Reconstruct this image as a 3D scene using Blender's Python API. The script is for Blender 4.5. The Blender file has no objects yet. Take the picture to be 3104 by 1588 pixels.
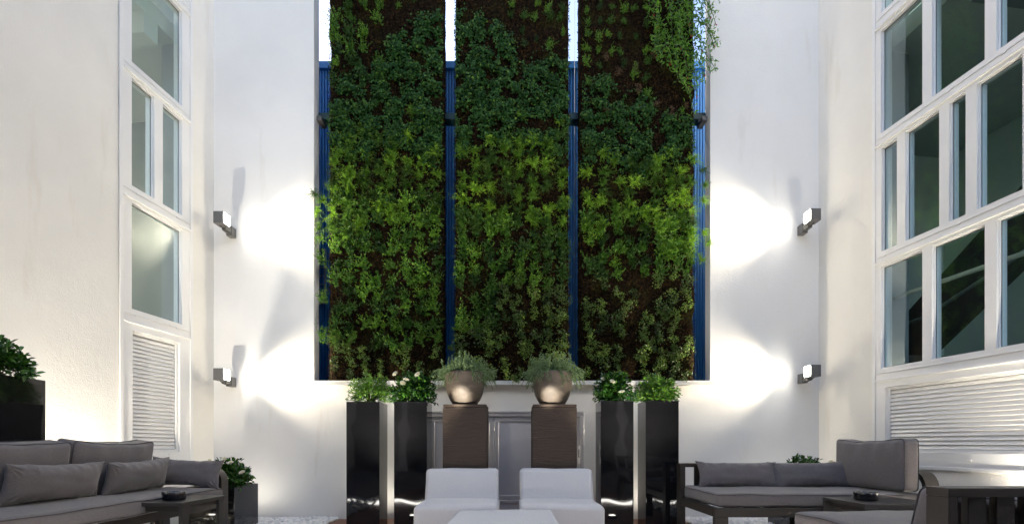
import bpy, bmesh, math, random
import numpy as np
from mathutils import Vector, Matrix, noise
random.seed(7); rng = np.random.default_rng(11)
S = bpy.context.scene; C = S.collection
PI = math.pi; R = math.radians
EYE = .95

# ------------------------------------------------------------------ helpers
def link(o, parent=None):
    C.objects.link(o)
    if parent: o.parent = parent
    return o
def tag(o, label=None, cat=None, group=None, kind=None):
    if label: o['label'] = label
    if cat: o['category'] = cat
    if group: o['group'] = group
    if kind: o['kind'] = kind
    return o
def empty(name, loc=(0,0,0), rz=0):
    o = bpy.data.objects.new(name, None); o.location = loc; o.rotation_euler = (0,0,rz)
    o.empty_display_size = .1
    return link(o)
def mesh_obj(name, verts, faces, m, parent=None, smooth=False):
    me = bpy.data.meshes.new(name)
    me.from_pydata([tuple(v) for v in verts], [], [tuple(int(i) for i in f) for f in faces])
    me.update()
    if smooth: me.polygons.foreach_set('use_smooth', [True]*len(me.polygons))
    me.materials.append(m)
    o = bpy.data.objects.new(name, me)
    return link(o, parent)
def np_mesh(name, V, F, m, parent=None, smooth=False):
    """V (n,3), F (k,nv) all faces with the same corner count"""
    me = bpy.data.meshes.new(name)
    V = np.asarray(V, dtype=np.float32); F = np.asarray(F, dtype=np.int32)
    me.vertices.add(len(V)); me.vertices.foreach_set('co', V.ravel())
    k, nv = F.shape
    me.loops.add(k*nv); me.loops.foreach_set('vertex_index', F.ravel())
    me.polygons.add(k)
    me.polygons.foreach_set('loop_start', np.arange(0, k*nv, nv, dtype=np.int32))
    me.polygons.foreach_set('loop_total', np.full(k, nv, dtype=np.int32))
    me.update(calc_edges=True); me.validate()
    if smooth: me.polygons.foreach_set('use_smooth', [True]*len(me.polygons))
    me.materials.append(m)
    o = bpy.data.objects.new(name, me)
    return link(o, parent)
class MB:
    def __init__(s): s.v=[]; s.f=[]
    def hexa(s, p):      # p: 8 points, bottom 4 ccw then top 4
        n=len(s.v); s.v += [Vector(q) for q in p]
        for a in ((3,2,1,0),(4,5,6,7),(0,1,5,4),(1,2,6,5),(2,3,7,6),(3,0,4,7)): s.f.append([n+i for i in a])
        return s
    def box(s, x0,x1,y0,y1,z0,z1):
        return s.hexa([(x0,y0,z0),(x1,y0,z0),(x1,y1,z0),(x0,y1,z0),(x0,y0,z1),(x1,y0,z1),(x1,y1,z1),(x0,y1,z1)])
    def tube(s, pts, r, seg=10, cap=True):
        pts=[Vector(p) for p in pts]; n0=len(s.v); k=len(pts)
        rr = r if isinstance(r,(list,tuple)) else [r]*k
        up=None
        for i,p in enumerate(pts):
            t=(pts[min(i+1,k-1)]-pts[max(i-1,0)]).normalized()
            a = t.orthogonal().normalized() if up is None else (up - t*up.dot(t)).normalized()
            up=a; b=t.cross(a)
            for j in range(seg):
                th=2*PI*j/seg; s.v.append(p+(a*math.cos(th)+b*math.sin(th))*rr[i])
        for i in range(k-1):
            for j in range(seg):
                a=n0+i*seg+j; b=n0+i*seg+(j+1)%seg
                s.f.append([a,b,b+seg,a+seg])
        if cap:
            s.f.append([n0+j for j in range(seg)][::-1]); s.f.append([n0+(k-1)*seg+j for j in range(seg)])
        return s
    def lathe(s, prof, seg=40, c=(0,0,0), fn=None):
        n0=len(s.v)
        for (r,z) in prof:
            for j in range(seg):
                th=2*PI*j/seg; dz = fn(th,r,z) if fn else 0
                s.v.append(Vector((c[0]+r*math.cos(th), c[1]+r*math.sin(th), c[2]+z+dz)))
        for i in range(len(prof)-1):
            for j in range(seg):
                a=n0+i*seg+j; b=n0+i*seg+(j+1)%seg
                s.f.append([a,b,b+seg,a+seg])
        s.f.append([n0+j for j in range(seg)][::-1]); s.f.append([n0+(len(prof)-1)*seg+j for j in range(seg)])
        return s
    def build(s, name, m, parent=None, smooth=False, bevel=0, seg=2, auto=None):
        o = mesh_obj(name, s.v, s.f, m, parent, smooth)
        if bevel:
            md=o.modifiers.new('b','BEVEL'); md.width=bevel; md.segments=seg; md.limit_method='ANGLE'; md.angle_limit=R(40)
            md.harden_normals=False
            o.data.polygons.foreach_set('use_smooth',[True]*len(o.data.polygons))
            try: o.data.set_sharp_from_angle(angle=R(50))
            except Exception: pass
        if auto:
            o.data.polygons.foreach_set('use_smooth',[True]*len(o.data.polygons))
            o.data.set_sharp_from_angle(angle=R(auto))
        return o
def sbox(name, m, parent, x0,x1,y0,y1,z0,z1, bevel=.003):
    return MB().box(x0,x1,y0,y1,z0,z1).build(name, m, parent, bevel=bevel)

# ------------------------------------------------------------------ materials
def NT(name):
    m=bpy.data.materials.new(name); m.use_nodes=True; nt=m.node_tree
    b=nt.nodes['Principled BSDF']; return m,nt,b
def N(nt,t,**k):
    n=nt.nodes.new(t)
    for a,v in k.items():
        if a in n.inputs.keys() if hasattr(n.inputs,'keys') else False: n.inputs[a].default_value=v
        else: setattr(n,a,v)
    return n
def ramp(nt, fac, stops):
    r=nt.nodes.new('ShaderNodeValToRGB'); e=r.color_ramp.elements
    while len(e)<len(stops): e.new(.5)
    for i,(p,c) in enumerate(stops): e[i].position=p; e[i].color=(*c,1) if len(c)==3 else c
    nt.links.new(fac, r.inputs[0]); return r.outputs[0]
def noise_n(nt, scale, detail=4, coord='Object', vec_scale=None, rough=.55):
    tc=nt.nodes.new('ShaderNodeTexCoord'); n=nt.nodes.new('ShaderNodeTexNoise')
    n.inputs['Scale'].default_value=scale; n.inputs['Detail'].default_value=detail; n.inputs['Roughness'].default_value=rough
    src=tc.outputs[coord]
    if vec_scale:
        mp=nt.nodes.new('ShaderNodeMapping'); mp.inputs['Scale'].default_value=vec_scale; nt.links.new(src,mp.inputs[0]); src=mp.outputs[0]
    nt.links.new(src,n.inputs['Vector']); return n.outputs[0]
def bump(nt,b,h,strength=.3,dist=.01):
    n=nt.nodes.new('ShaderNodeBump'); n.inputs['Strength'].default_value=strength; n.inputs['Distance'].default_value=dist
    nt.links.new(h,n.inputs['Height']); nt.links.new(n.outputs[0],b.inputs['Normal']); return n
def mat(name, c0, c1=None, scale=6, rough=.6, bs=0, bscale=60, bd=.005, metal=0, spec=.5, vs=None, bvs=None, detail=4, coat=0, sheen=0):
    m,nt,b=NT(name); b.inputs['Roughness'].default_value=rough; b.inputs['Metallic'].default_value=metal
    b.inputs['Specular IOR Level'].default_value=spec
    c1=c1 or tuple(x*.85 for x in c0)
    nt.links.new(ramp(nt, noise_n(nt,scale,detail,vec_scale=vs), [(.3,c1),(.7,c0)]), b.inputs['Base Color'])
    if bs: bump(nt,b,noise_n(nt,bscale,5,vec_scale=bvs),bs,bd)
    if coat: b.inputs['Coat Weight'].default_value=coat; b.inputs['Coat Roughness'].default_value=.05
    if sheen: b.inputs['Sheen Weight'].default_value=sheen
    return m
def leafmat(name, cols, rough=.4, trans=.25, spec=.5, objvar=False):
    m,nt,b=NT(name); g=nt.nodes.new('ShaderNodeNewGeometry')
    stops=[(i/(len(cols)-1),c) for i,c in enumerate(cols)]
    col=ramp(nt,g.outputs['Random Per Island'],stops)
    if objvar:
        oi=nt.nodes.new('ShaderNodeObjectInfo'); mr=nt.nodes.new('ShaderNodeMapRange'); mr.inputs[3].default_value=.28; mr.inputs[4].default_value=1.45
        h0=nt.nodes.new('ShaderNodeHueSaturation'); nt.links.new(oi.outputs['Random'],mr.inputs[0]); nt.links.new(mr.outputs[0],h0.inputs['Value'])
        mh=nt.nodes.new('ShaderNodeMapRange'); mh.inputs[3].default_value=.515; mh.inputs[4].default_value=.485; nt.links.new(oi.outputs['Random'],mh.inputs[0]); nt.links.new(mh.outputs[0],h0.inputs['Hue'])
        nt.links.new(col,h0.inputs['Color']); col=h0.outputs[0]
    nt.links.new(col,b.inputs['Base Color']); b.inputs['Roughness'].default_value=rough; b.inputs['Specular IOR Level'].default_value=spec
    t=nt.nodes.new('ShaderNodeBsdfTranslucent'); mx=nt.nodes.new('ShaderNodeMixShader'); mx.inputs[0].default_value=trans
    hs=nt.nodes.new('ShaderNodeHueSaturation'); hs.inputs['Value'].default_value=1.5; nt.links.new(col,hs.inputs['Color'])
    nt.links.new(hs.outputs[0],t.inputs[0]); nt.links.new(b.outputs[0],mx.inputs[1]); nt.links.new(t.outputs[0],mx.inputs[2])
    nt.links.new(mx.outputs[0], nt.nodes['Material Output'].inputs[0]); return m
def emis(name,col,st):
    m,nt,b=NT(name); b.inputs['Base Color'].default_value=(.8,.8,.8,1)
    b.inputs['Emission Color'].default_value=(*col,1); b.inputs['Emission Strength'].default_value=st; return m

def plaster(name, c, dirt, bs):
    m,nt,b=NT(name); b.inputs['Roughness'].default_value=.85; b.inputs['Specular IOR Level'].default_value=.25
    big=ramp(nt,noise_n(nt,.9,5,rough=.6),[(.3,tuple(x*.93 for x in c)),(.62,c)])
    st=ramp(nt,noise_n(nt,3.2,6,vec_scale=(1,1,.16),rough=.6),[(.60,(1,1,1)),(.82,dirt)])
    mx=nt.nodes.new('ShaderNodeMix'); mx.data_type='RGBA'; mx.blend_type='MULTIPLY'; mx.inputs[0].default_value=1
    nt.links.new(big,mx.inputs[6]); nt.links.new(st,mx.inputs[7])
    sp=ramp(nt,noise_n(nt,23,3,rough=.5),[(.775,(1,1,1)),(.80,(.72,.67,.6))])
    m2=nt.nodes.new('ShaderNodeMix'); m2.data_type='RGBA'; m2.blend_type='MULTIPLY'; m2.inputs[0].default_value=1
    nt.links.new(mx.outputs[2],m2.inputs[6]); nt.links.new(sp,m2.inputs[7]); nt.links.new(m2.outputs[2],b.inputs['Base Color'])
    a=nt.nodes.new('ShaderNodeMath'); a.operation='ADD'
    nt.links.new(noise_n(nt,70,4,rough=.6),a.inputs[0]); nt.links.new(noise_n(nt,6,3),a.inputs[1])
    bump(nt,b,a.outputs[0],bs,.006); return m
M_wall = plaster('white_plaster',(.80,.785,.75),(.84,.80,.74),.4)
M_wall_r = plaster('rough_white_plaster',(.815,.785,.72),(.85,.81,.74),.6)
M_frame = mat('white_painted_aluminium',(.80,.79,.765),(.77,.755,.73),3,rough=.35,bs=.03,bscale=30)
M_sill = mat('sill_metal',(.70,.68,.64),(.62,.60,.56),5,rough=.4,bs=.05)
M_alu = mat('anodised_aluminium',(.62,.61,.63),(.56,.55,.57),3,rough=.4,metal=.1,bs=.04,bscale=14,vs=(1,1,.3))
M_alu_f = mat('aluminium_profile',(.62,.61,.62),(.56,.55,.56),4,rough=.33,metal=.4)
M_blackgap = mat('rubber_gasket',(.02,.02,.02),rough=.7)
def gloss_black():
    m,nt,b=NT('black_lacquer')
    nt.links.new(ramp(nt,noise_n(nt,3,3),[(.3,(.006,.006,.007)),(.7,(.010,.010,.011))]),b.inputs['Base Color'])
    b.inputs['Roughness'].default_value=.04; b.inputs['Coat Weight'].default_value=.1
    bump(nt,b,noise_n(nt,2.2,1.0),.25,.02); return m
M_black = gloss_black()
M_soil = mat('potting_bark',(.09,.045,.02),(.03,.015,.008),50,rough=.95,bs=1,bscale=80,bd=.02)
def striated():
    m,nt,b=NT('ribbed_brown_stone')
    nt.links.new(ramp(nt,noise_n(nt,9,4,vec_scale=(.5,.5,16)),[(.3,(.090,.062,.044)),(.7,(.125,.088,.064))]),b.inputs['Base Color'])
    b.inputs['Roughness'].default_value=.9
    bump(nt,b,noise_n(nt,14,6,vec_scale=(.5,.5,9),rough=.7),1,.03); return m
M_ped = striated()
def potmat():
    m,nt,b=NT('bronze_glazed_clay')
    nt.links.new(ramp(nt,noise_n(nt,5,6,vec_scale=(1,1,2)),[(.3,(.075,.058,.042)),(.7,(.15,.118,.088))]),b.inputs['Base Color'])
    b.inputs['Roughness'].default_value=.58; b.inputs['Specular IOR Level'].default_value=.5
    bump(nt,b,noise_n(nt,16,6,vec_scale=(1,1,2.2),rough=.65),.55,.015); return m
M_pot = potmat()
def fabric(name, c, c2, sc=420, bs=.25, wr=0):
    m,nt,b=NT(name); b.inputs['Roughness'].default_value=.95; b.inputs['Specular IOR Level'].default_value=.2
    b.inputs['Sheen Weight'].default_value=.25; b.inputs['Sheen Roughness'].default_value=.5
    a=nt.nodes.new('ShaderNodeMath'); a.operation='MULTIPLY_ADD'
    nt.links.new(noise_n(nt,sc,2,vec_scale=(1,1,.15)),a.inputs[0]); a.inputs[1].default_value=.5
    nt.links.new(noise_n(nt,sc,2,vec_scale=(.15,.15,1)),a.inputs[2])
    nt.links.new(ramp(nt,a.outputs[0],[(.55,c2),(.95,c)]),b.inputs['Base Color'])
    if wr:
        w=nt.nodes.new('ShaderNodeMath'); w.operation='MULTIPLY_ADD'; nt.links.new(noise_n(nt,5,3,rough=.5),w.inputs[0]); w.inputs[1].default_value=wr; nt.links.new(a.outputs[0],w.inputs[2])
        bump(nt,b,w.outputs[0],bs,.003)
    else: bump(nt,b,a.outputs[0],bs,.002)
    return m
M_fab = fabric('light_grey_weave',(.66,.65,.645),(.57,.56,.555))
M_cush = fabric('taupe_grey_canvas',(.170,.154,.152),(.130,.117,.115),300,.3,5)
M_pipe = mat('seam_piping',(.07,.063,.062),rough=.9)
M_met = mat('dark_bronze_powder_coat',(.030,.024,.019),(.024,.019,.015),8,rough=.42,bs=.05,bscale=300)
M_tab = mat('charcoal_powder_coat',(.034,.031,.029),(.029,.027,.025),8,rough=.40,bs=.05,bscale=300)
M_ash = mat('black_glazed_ceramic',(.008,.008,.012),rough=.08,coat=.5)
M_lamp = mat('grey_cast_metal',(.13,.125,.12),(.11,.105,.10),12,rough=.45,bs=.1,bscale=200)
M_lens = emis('lamp_lens',(1,.96,.86),14)
M_strip = emis('led_strip',(1,.97,.9),6)
M_moss = None
def mossm():
    m,nt,b=NT('brown_moss_mat')
    n=noise_n(nt,3.0,5); n2=noise_n(nt,34,6,rough=.7)
    c=ramp(nt,n2,[(.38,(.003,.002,.001)),(.52,(.014,.008,.0035)),(.68,(.075,.042,.015))])
    g=ramp(nt,n2,[(.38,(.003,.003,.001)),(.70,(.055,.050,.010))])
    mx=nt.nodes.new('ShaderNodeMix'); mx.data_type='RGBA'; f=ramp(nt,n,[(.5,(0,0,0)),(.65,(1,1,1))])
    nt.links.new(f,mx.inputs[0]); nt.links.new(c,mx.inputs[6]); nt.links.new(g,mx.inputs[7]); nt.links.new(mx.outputs[2],b.inputs['Base Color'])
    b.inputs['Roughness'].default_value=1; b.inputs['Specular IOR Level'].default_value=.1
    bump(nt,b,n2,1,.04); return m
M_moss = mossm()
M_fibre = leafmat('moss_fibre',[(.005,.003,.0015),(.014,.007,.003),(.075,.038,.010),(.022,.017,.005),(.008,.005,.002)],.9,.2,.1)
M_ivy = leafmat('creeping_fig_leaf',[(.010,.045,.008),(.022,.085,.013),(.050,.14,.022),(.012,.055,.011),(.11,.22,.030)],.55,.2,.25)
M_box = leafmat('shrub_tuft_leaf',[(.022,.085,.007),(.055,.17,.012),(.11,.27,.018),(.035,.120,.009),(.20,.36,.03)],.45,.3,.5,True)
M_box_y = leafmat('young_tuft_leaf',[(.065,.14,.018),(.11,.21,.028),(.17,.26,.040),(.08,.16,.025),(.11,.09,.03)],.5,.3,.5,True)
M_fern = leafmat('asparagus_fern_needle',[(.055,.16,.008),(.11,.26,.012),(.20,.38,.02),(.07,.19,.010)],.5,.35,.5,True)
M_trail = leafmat('trailing_plant_leaf',[(.05,.15,.014),(.09,.23,.020),(.15,.32,.03),(.07,.18,.02)],.4,.35)
M_dry = leafmat('dry_leaf',[(.10,.055,.025),(.16,.10,.05),(.07,.04,.02)],.8,.2)
M_red = leafmat('red_flower',[(.45,.02,.015),(.32,.015,.02)],.6,.2)
M_gard = leafmat('gardenia_leaf',[(.012,.055,.008),(.028,.10,.014),(.07,.18,.022),(.018,.070,.010)],.24,.12,.6)
M_gard_y = leafmat('light_shrub_leaf',[(.035,.11,.012),(.08,.20,.020),(.16,.30,.035),(.045,.13,.014)],.3,.22,.6)
M_rose = leafmat('rosemary_needle',[(.11,.19,.07),(.17,.27,.11),(.27,.37,.17),(.09,.15,.07)],.6,.15)
M_petal = leafmat('cream_petal',[(.75,.70,.50),(.82,.79,.66)],.6,.3)
M_stem = mat('woody_stem',(.12,.075,.04),(.06,.04,.02),20,rough=.9)
M_gstem = mat('green_stem',(.07,.11,.03),(.05,.06,.02),20,rough=.7)
def bluemat():
    m,nt,b=NT('blue_corrugated_steel')
    nt.links.new(ramp(nt,noise_n(nt,1.2,5,vec_scale=(1,1,.15)),[(.3,(.016,.15,.43)),(.7,(.024,.19,.52))]),b.inputs['Base Color'])
    b.inputs['Roughness'].default_value=.38; b.inputs['Specular IOR Level'].default_value=.6; return m
M_blue = bluemat()
M_green = mat('dark_green_steel',(.012,.055,.050),(.010,.040,.038),5,rough=.45)
M_vent = mat('grey_vent_metal',(.16,.19,.25),rough=.5)
M_far = mat('far_building_render',(.60,.62,.66),rough=.9)
M_int = mat('stairwell_paint',(.25,.275,.265),(.22,.245,.235),1.5,rough=.8)
M_int_d = mat('stairwell_dark_paint',(.74,.80,.70),(.68,.74,.64),1.5,rough=.7)
M_int_l = mat('stairwell_grey_paint',(.20,.225,.215),(.17,.195,.185),1.5,rough=.7)
M_int_c = mat('stairwell_ceiling_paint',(.50,.54,.48),(.45,.49,.44),1.5,rough=.8)
M_facade = mat('dark_facade_glass',(.012,.013,.015),rough=.2)
M_rail = mat('white_rail_paint',(.62,.62,.55),rough=.4)
M_stair = mat('dark_stair_stone',(.055,.05,.045),(.04,.036,.03),6,rough=.6)
def glassm():
    m,nt,b=NT('window_glass'); nt.nodes.remove(b)
    tr=nt.nodes.new('ShaderNodeBsdfTransparent'); tr.inputs[0].default_value=(.82,.88,.86,1)
    gl=nt.nodes.new('ShaderNodeBsdfGlossy'); gl.inputs['Roughness'].default_value=.015; gl.inputs[0].default_value=(.92,.97,.98,1)
    fr=nt.nodes.new('ShaderNodeFresnel'); ge=nt.nodes.new('ShaderNodeNewGeometry'); mr=nt.nodes.new('ShaderNodeMapRange')
    mr.inputs[3].default_value=1.75; mr.inputs[4].default_value=1/1.75; nt.links.new(ge.outputs['Backfacing'],mr.inputs[0]); nt.links.new(mr.outputs[0],fr.inputs[0])
    tc=nt.nodes.new('ShaderNodeTexCoord'); bn=nt.nodes.new('ShaderNodeBump'); nz=nt.nodes.new('ShaderNodeTexNoise')
    nz.inputs['Scale'].default_value=1.6; nz.inputs['Detail'].default_value=1; nt.links.new(tc.outputs['Object'],nz.inputs['Vector'])
    bn.inputs['Strength'].default_value=.10; bn.inputs['Distance'].default_value=.02; nt.links.new(nz.outputs[0],bn.inputs['Height']); nt.links.new(bn.outputs[0],gl.inputs['Normal'])
    mx=nt.nodes.new('ShaderNodeMixShader'); nt.links.new(fr.outputs[0],mx.inputs[0]); nt.links.new(tr.outputs[0],mx.inputs[1]); nt.links.new(gl.outputs[0],mx.inputs[2])
    nt.links.new(mx.outputs[0],nt.nodes['Material Output'].inputs[0]); return m
M_glass = glassm()
def deckm():
    m,nt,b=NT('reddish_deck_boards')
    tc=nt.nodes.new('ShaderNodeTexCoord'); w=nt.nodes.new('ShaderNodeTexWave'); w.wave_type='BANDS'; w.bands_direction='Y'; w.inputs['Scale'].default_value=2.4; w.wave_profile='SAW'
    nt.links.new(tc.outputs['Object'],w.inputs[0])
    c=ramp(nt,noise_n(nt,7,6,vec_scale=(.4,4,1)),[(.3,(.13,.045,.022)),(.7,(.26,.10,.05))])
    g=ramp(nt,w.outputs[0],[(.0,(.15,.15,.15)),(.08,(1,1,1))])
    mx=nt.nodes.new('ShaderNodeMix'); mx.data_type='RGBA'; mx.blend_type='MULTIPLY'; mx.inputs[0].default_value=1
    nt.links.new(c,mx.inputs[6]); nt.links.new(g,mx.inputs[7]); nt.links.new(mx.outputs[2],b.inputs['Base Color']); b.inputs['Roughness'].default_value=.45
    bump(nt,b,g,.5,.01); return m
M_deck = deckm()
M_bed = mat('gravel_bed',(.22,.21,.20),(.12,.11,.10),40,rough=.95,bs=1,bscale=60,bd=.02)
M_peb = leafmat('white_pebble',[(.62,.62,.62),(.74,.73,.71),(.80,.79,.77),(.55,.55,.57),(.70,.68,.65)],.55,0,.4)

# ------------------------------------------------------------------ setting: floor, walls
WY = 6.88
o = MB().box(-40,40,-30,40,-.5,-.06).build('ground', M_bed); tag(o,kind='structure')
o = MB().box(-2.31,2.22,-4.9,WY-.001,-.055,-.035).build('deck_floor', M_deck); tag(o,kind='structure')
# pebbles
def pebbles():
    bm=bmesh.new(); bmesh.ops.create_icosphere(bm,subdivisions=2,radius=1); bv=np.array([v.co[:] for v in bm.verts]); bf=np.array([[v.index for v in f.verts] for f in bm.faces]); bm.free()
    Vs=[];Fs=[];n=0
    def zone(x0,x1,y0,y1,cnt):
        nonlocal n
        for i in range(cnt):
            x=random.uniform(x0,x1); y=random.uniform(y0,y1)
            if x<-4.68+.105*y+.04 or x>5.0-.135*y-.04: continue
            s=random.uniform(.018,.032); sc=np.array([s*random.uniform(1,1.45),s,s*random.uniform(.45,.7)])
            a=random.uniform(0,PI); t=random.uniform(-.4,.4)
            Rm=np.array(Matrix.Rotation(a,3,'Z')@Matrix.Rotation(t,3,'X'))
            P=(bv*sc)@Rm.T+np.array([x,y,-.028+random.uniform(0,.022)])
            Vs.append(P); Fs.append(bf+n); n+=len(bv)
    zone(-4.05,-2.33,5.6,6.85,3300); zone(2.24,4.1,5.6,6.85,3300)
    zone(-4.45,-2.33,2.5,5.6,2600); zone(2.24,4.6,2.5,5.6,2600)
    o=np_mesh('pebbles',np.vstack(Vs),np.vstack(Fs),M_peb,smooth=True); tag(o,kind='stuff'); tag(o,'white rounded pebbles covering the ground along the walls','pebbles')
pebbles()

# back wall with the tall opening
OX0,OX1,OZ0,OZ1 = -2.656,2.66,1.79,9.4
WT=7.06
def backwall():
    mb=MB()
    mb.box(-4.3,OX0,WY,WT,-.5,13); mb.box(OX1,4.4,WY,WT,-.5,13)
    # part under the opening, with the recess of the service doors
    dx0,dx1,dz0,dz1=-1.16,.965,.17,1.395
    mb.box(OX0,dx0,WY,WT,-.5,OZ0); mb.box(dx1,OX1,WY,WT,-.5,OZ0)
    mb.box(dx0,dx1,WY,WT,dz1,OZ0); mb.box(dx0,dx1,WY,WT,-.5,dz0)
    mb.box(OX0,OX1,WY,WT,OZ1,13)
    o=mb.build('courtyard_end_wall',M_wall); tag(o,'tall white plaster end wall with an opening for the hanging garden','wall')
    return dx0,dx1,dz0,dz1
dx0,dx1,dz0,dz1=backwall()
# service doors
sd=empty('service_door',((dx0+dx1)/2,WY,dz0)); tag(sd,'low grey aluminium double service door under the planted opening','door')
def rel(o,root):
    o.data.transform(Matrix.Translation(-root.location)); return o
fr=MB(); e=.055
fr.box(dx0,dx1,WY-.012,WY+.09,dz1-e,dz1-.002); fr.box(dx0,dx1,WY-.012,WY+.09,dz0+.002,dz0+.045)
fr.box(dx0+.001,dx0+e,WY-.010,WY+.09,dz0+.046,dz1-e-.001); fr.box(dx1-e,dx1-.001,WY-.010,WY+.09,dz0+.046,dz1-e-.001)
fr.box(dx0,dx1,WY-.03,WY-.013,dz1+.001,dz1+.014)
rel(fr.build('frame',M_alu_f,sd,bevel=.003),sd)
for (a,b_) in ((dx0+e+.004,-.245),(-.240,dx1-e-.004)):
    lf=MB(); z0,z1=dz0+.05,dz1-e-.006; w=.06
    lf.box(a,b_,WY+.012,WY+.05,z1-w,z1); lf.box(a,b_,WY+.012,WY+.05,z0,z0+w)
    lf.box(a,a+w,WY+.013,WY+.05,z0+w,z1-w); lf.box(b_-w,b_,WY+.013,WY+.05,z0+w,z1-w)
    l=rel(lf.build('door_leaf',M_alu_f,sd,bevel=.004),sd)
    rel(MB().box(a+w,b_-w,WY+.028,WY+.04,z0+w,z1-w).build('panel',M_alu,l),sd)
hx=.895
h=rel(MB().box(hx-.014,hx+.014,WY-.022,WY-.011,.70,.94).build('handle',M_frame,sd,bevel=.006),sd)
rel(MB().box(hx-.006,hx+.006,WY-.026,WY-.0215,.79,.90).build('slot',M_blackgap,h),sd)
# sill
sl=MB().box(OX0-.02,OX1+.03,WY-.13,WT+.02,1.7905,1.8035); sl.box(OX0-.02,OX1+.03,WY-.13,WY-.117,1.748,1.790)
o=sl.build('opening_sill',M_sill,bevel=.003); tag(o,'long pale metal sill below the three green panels','sill')

# ---- side walls : points given by depth y, offset from wall plane, height
KL=math.hypot(1,.105); KR=math.hypot(1,.135)
def WP(side,y,off,z):
    if side=='L': return Vector((-4.7224+.105*y+off/KL, y-off*.105/KL, z))
    return Vector((5.046-.135*y-off/KR, y-off*.135/KR, z))
def wbox(mb,side,y0,y1,o0,o1,z0,z1):
    p=[WP(side,y0,o0,z0),WP(side,y0,o1,z0),WP(side,y1,o1,z0),WP(side,y1,o0,z0)]
    q=[Vector((v.x,v.y,z1)) for v in p]
    if side=='R': p=p[::-1]; q=q[::-1]
    return mb.hexa(p+q)
WTH=.22
def sidewall(side,ya,yb,za,zb,label):
    mb=MB(); top=13 if side=='L' else 10.2
    wbox(mb,side,yb,WY+.1,-WTH,0,-.5,top); wbox(mb,side,-5,ya,-WTH,0,-.5,top)
    wbox(mb,side,ya,yb,-WTH,0,-.5,za); wbox(mb,side,ya,yb,-WTH,0,zb,top)
    o=mb.build('courtyard_side_wall',M_wall_r); tag(o,label,'wall')
sidewall('L',5.437,6.443,.73,9.0,'rough white plaster wall behind the long sofa, with the narrow stair window')
sidewall('R',2.70,5.982,.73,9.0,'rough white plaster wall with the wide gridded window, behind the daybed')
# unseen facade added behind the camera, keeps bright sky out of the reflections
mb=MB().box(-6,6,-5.3,-5,-.5,7)
o=mb.build('rear_sky_blocker',M_facade); tag(o,'unseen dark glazed facade added behind the camera to block the sky','building')
mb=MB()
for x in (-3.6,-1.9,1.9,3.6): mb.box(x-.12,x+.12,-4.999,-4.9,-.05,6.9)
for z in (3.1,6.4): mb.box(-5,5,-4.999,-4.88,z,z+.35)
p=mb.build('facade_frame',M_frame,o)

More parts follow.
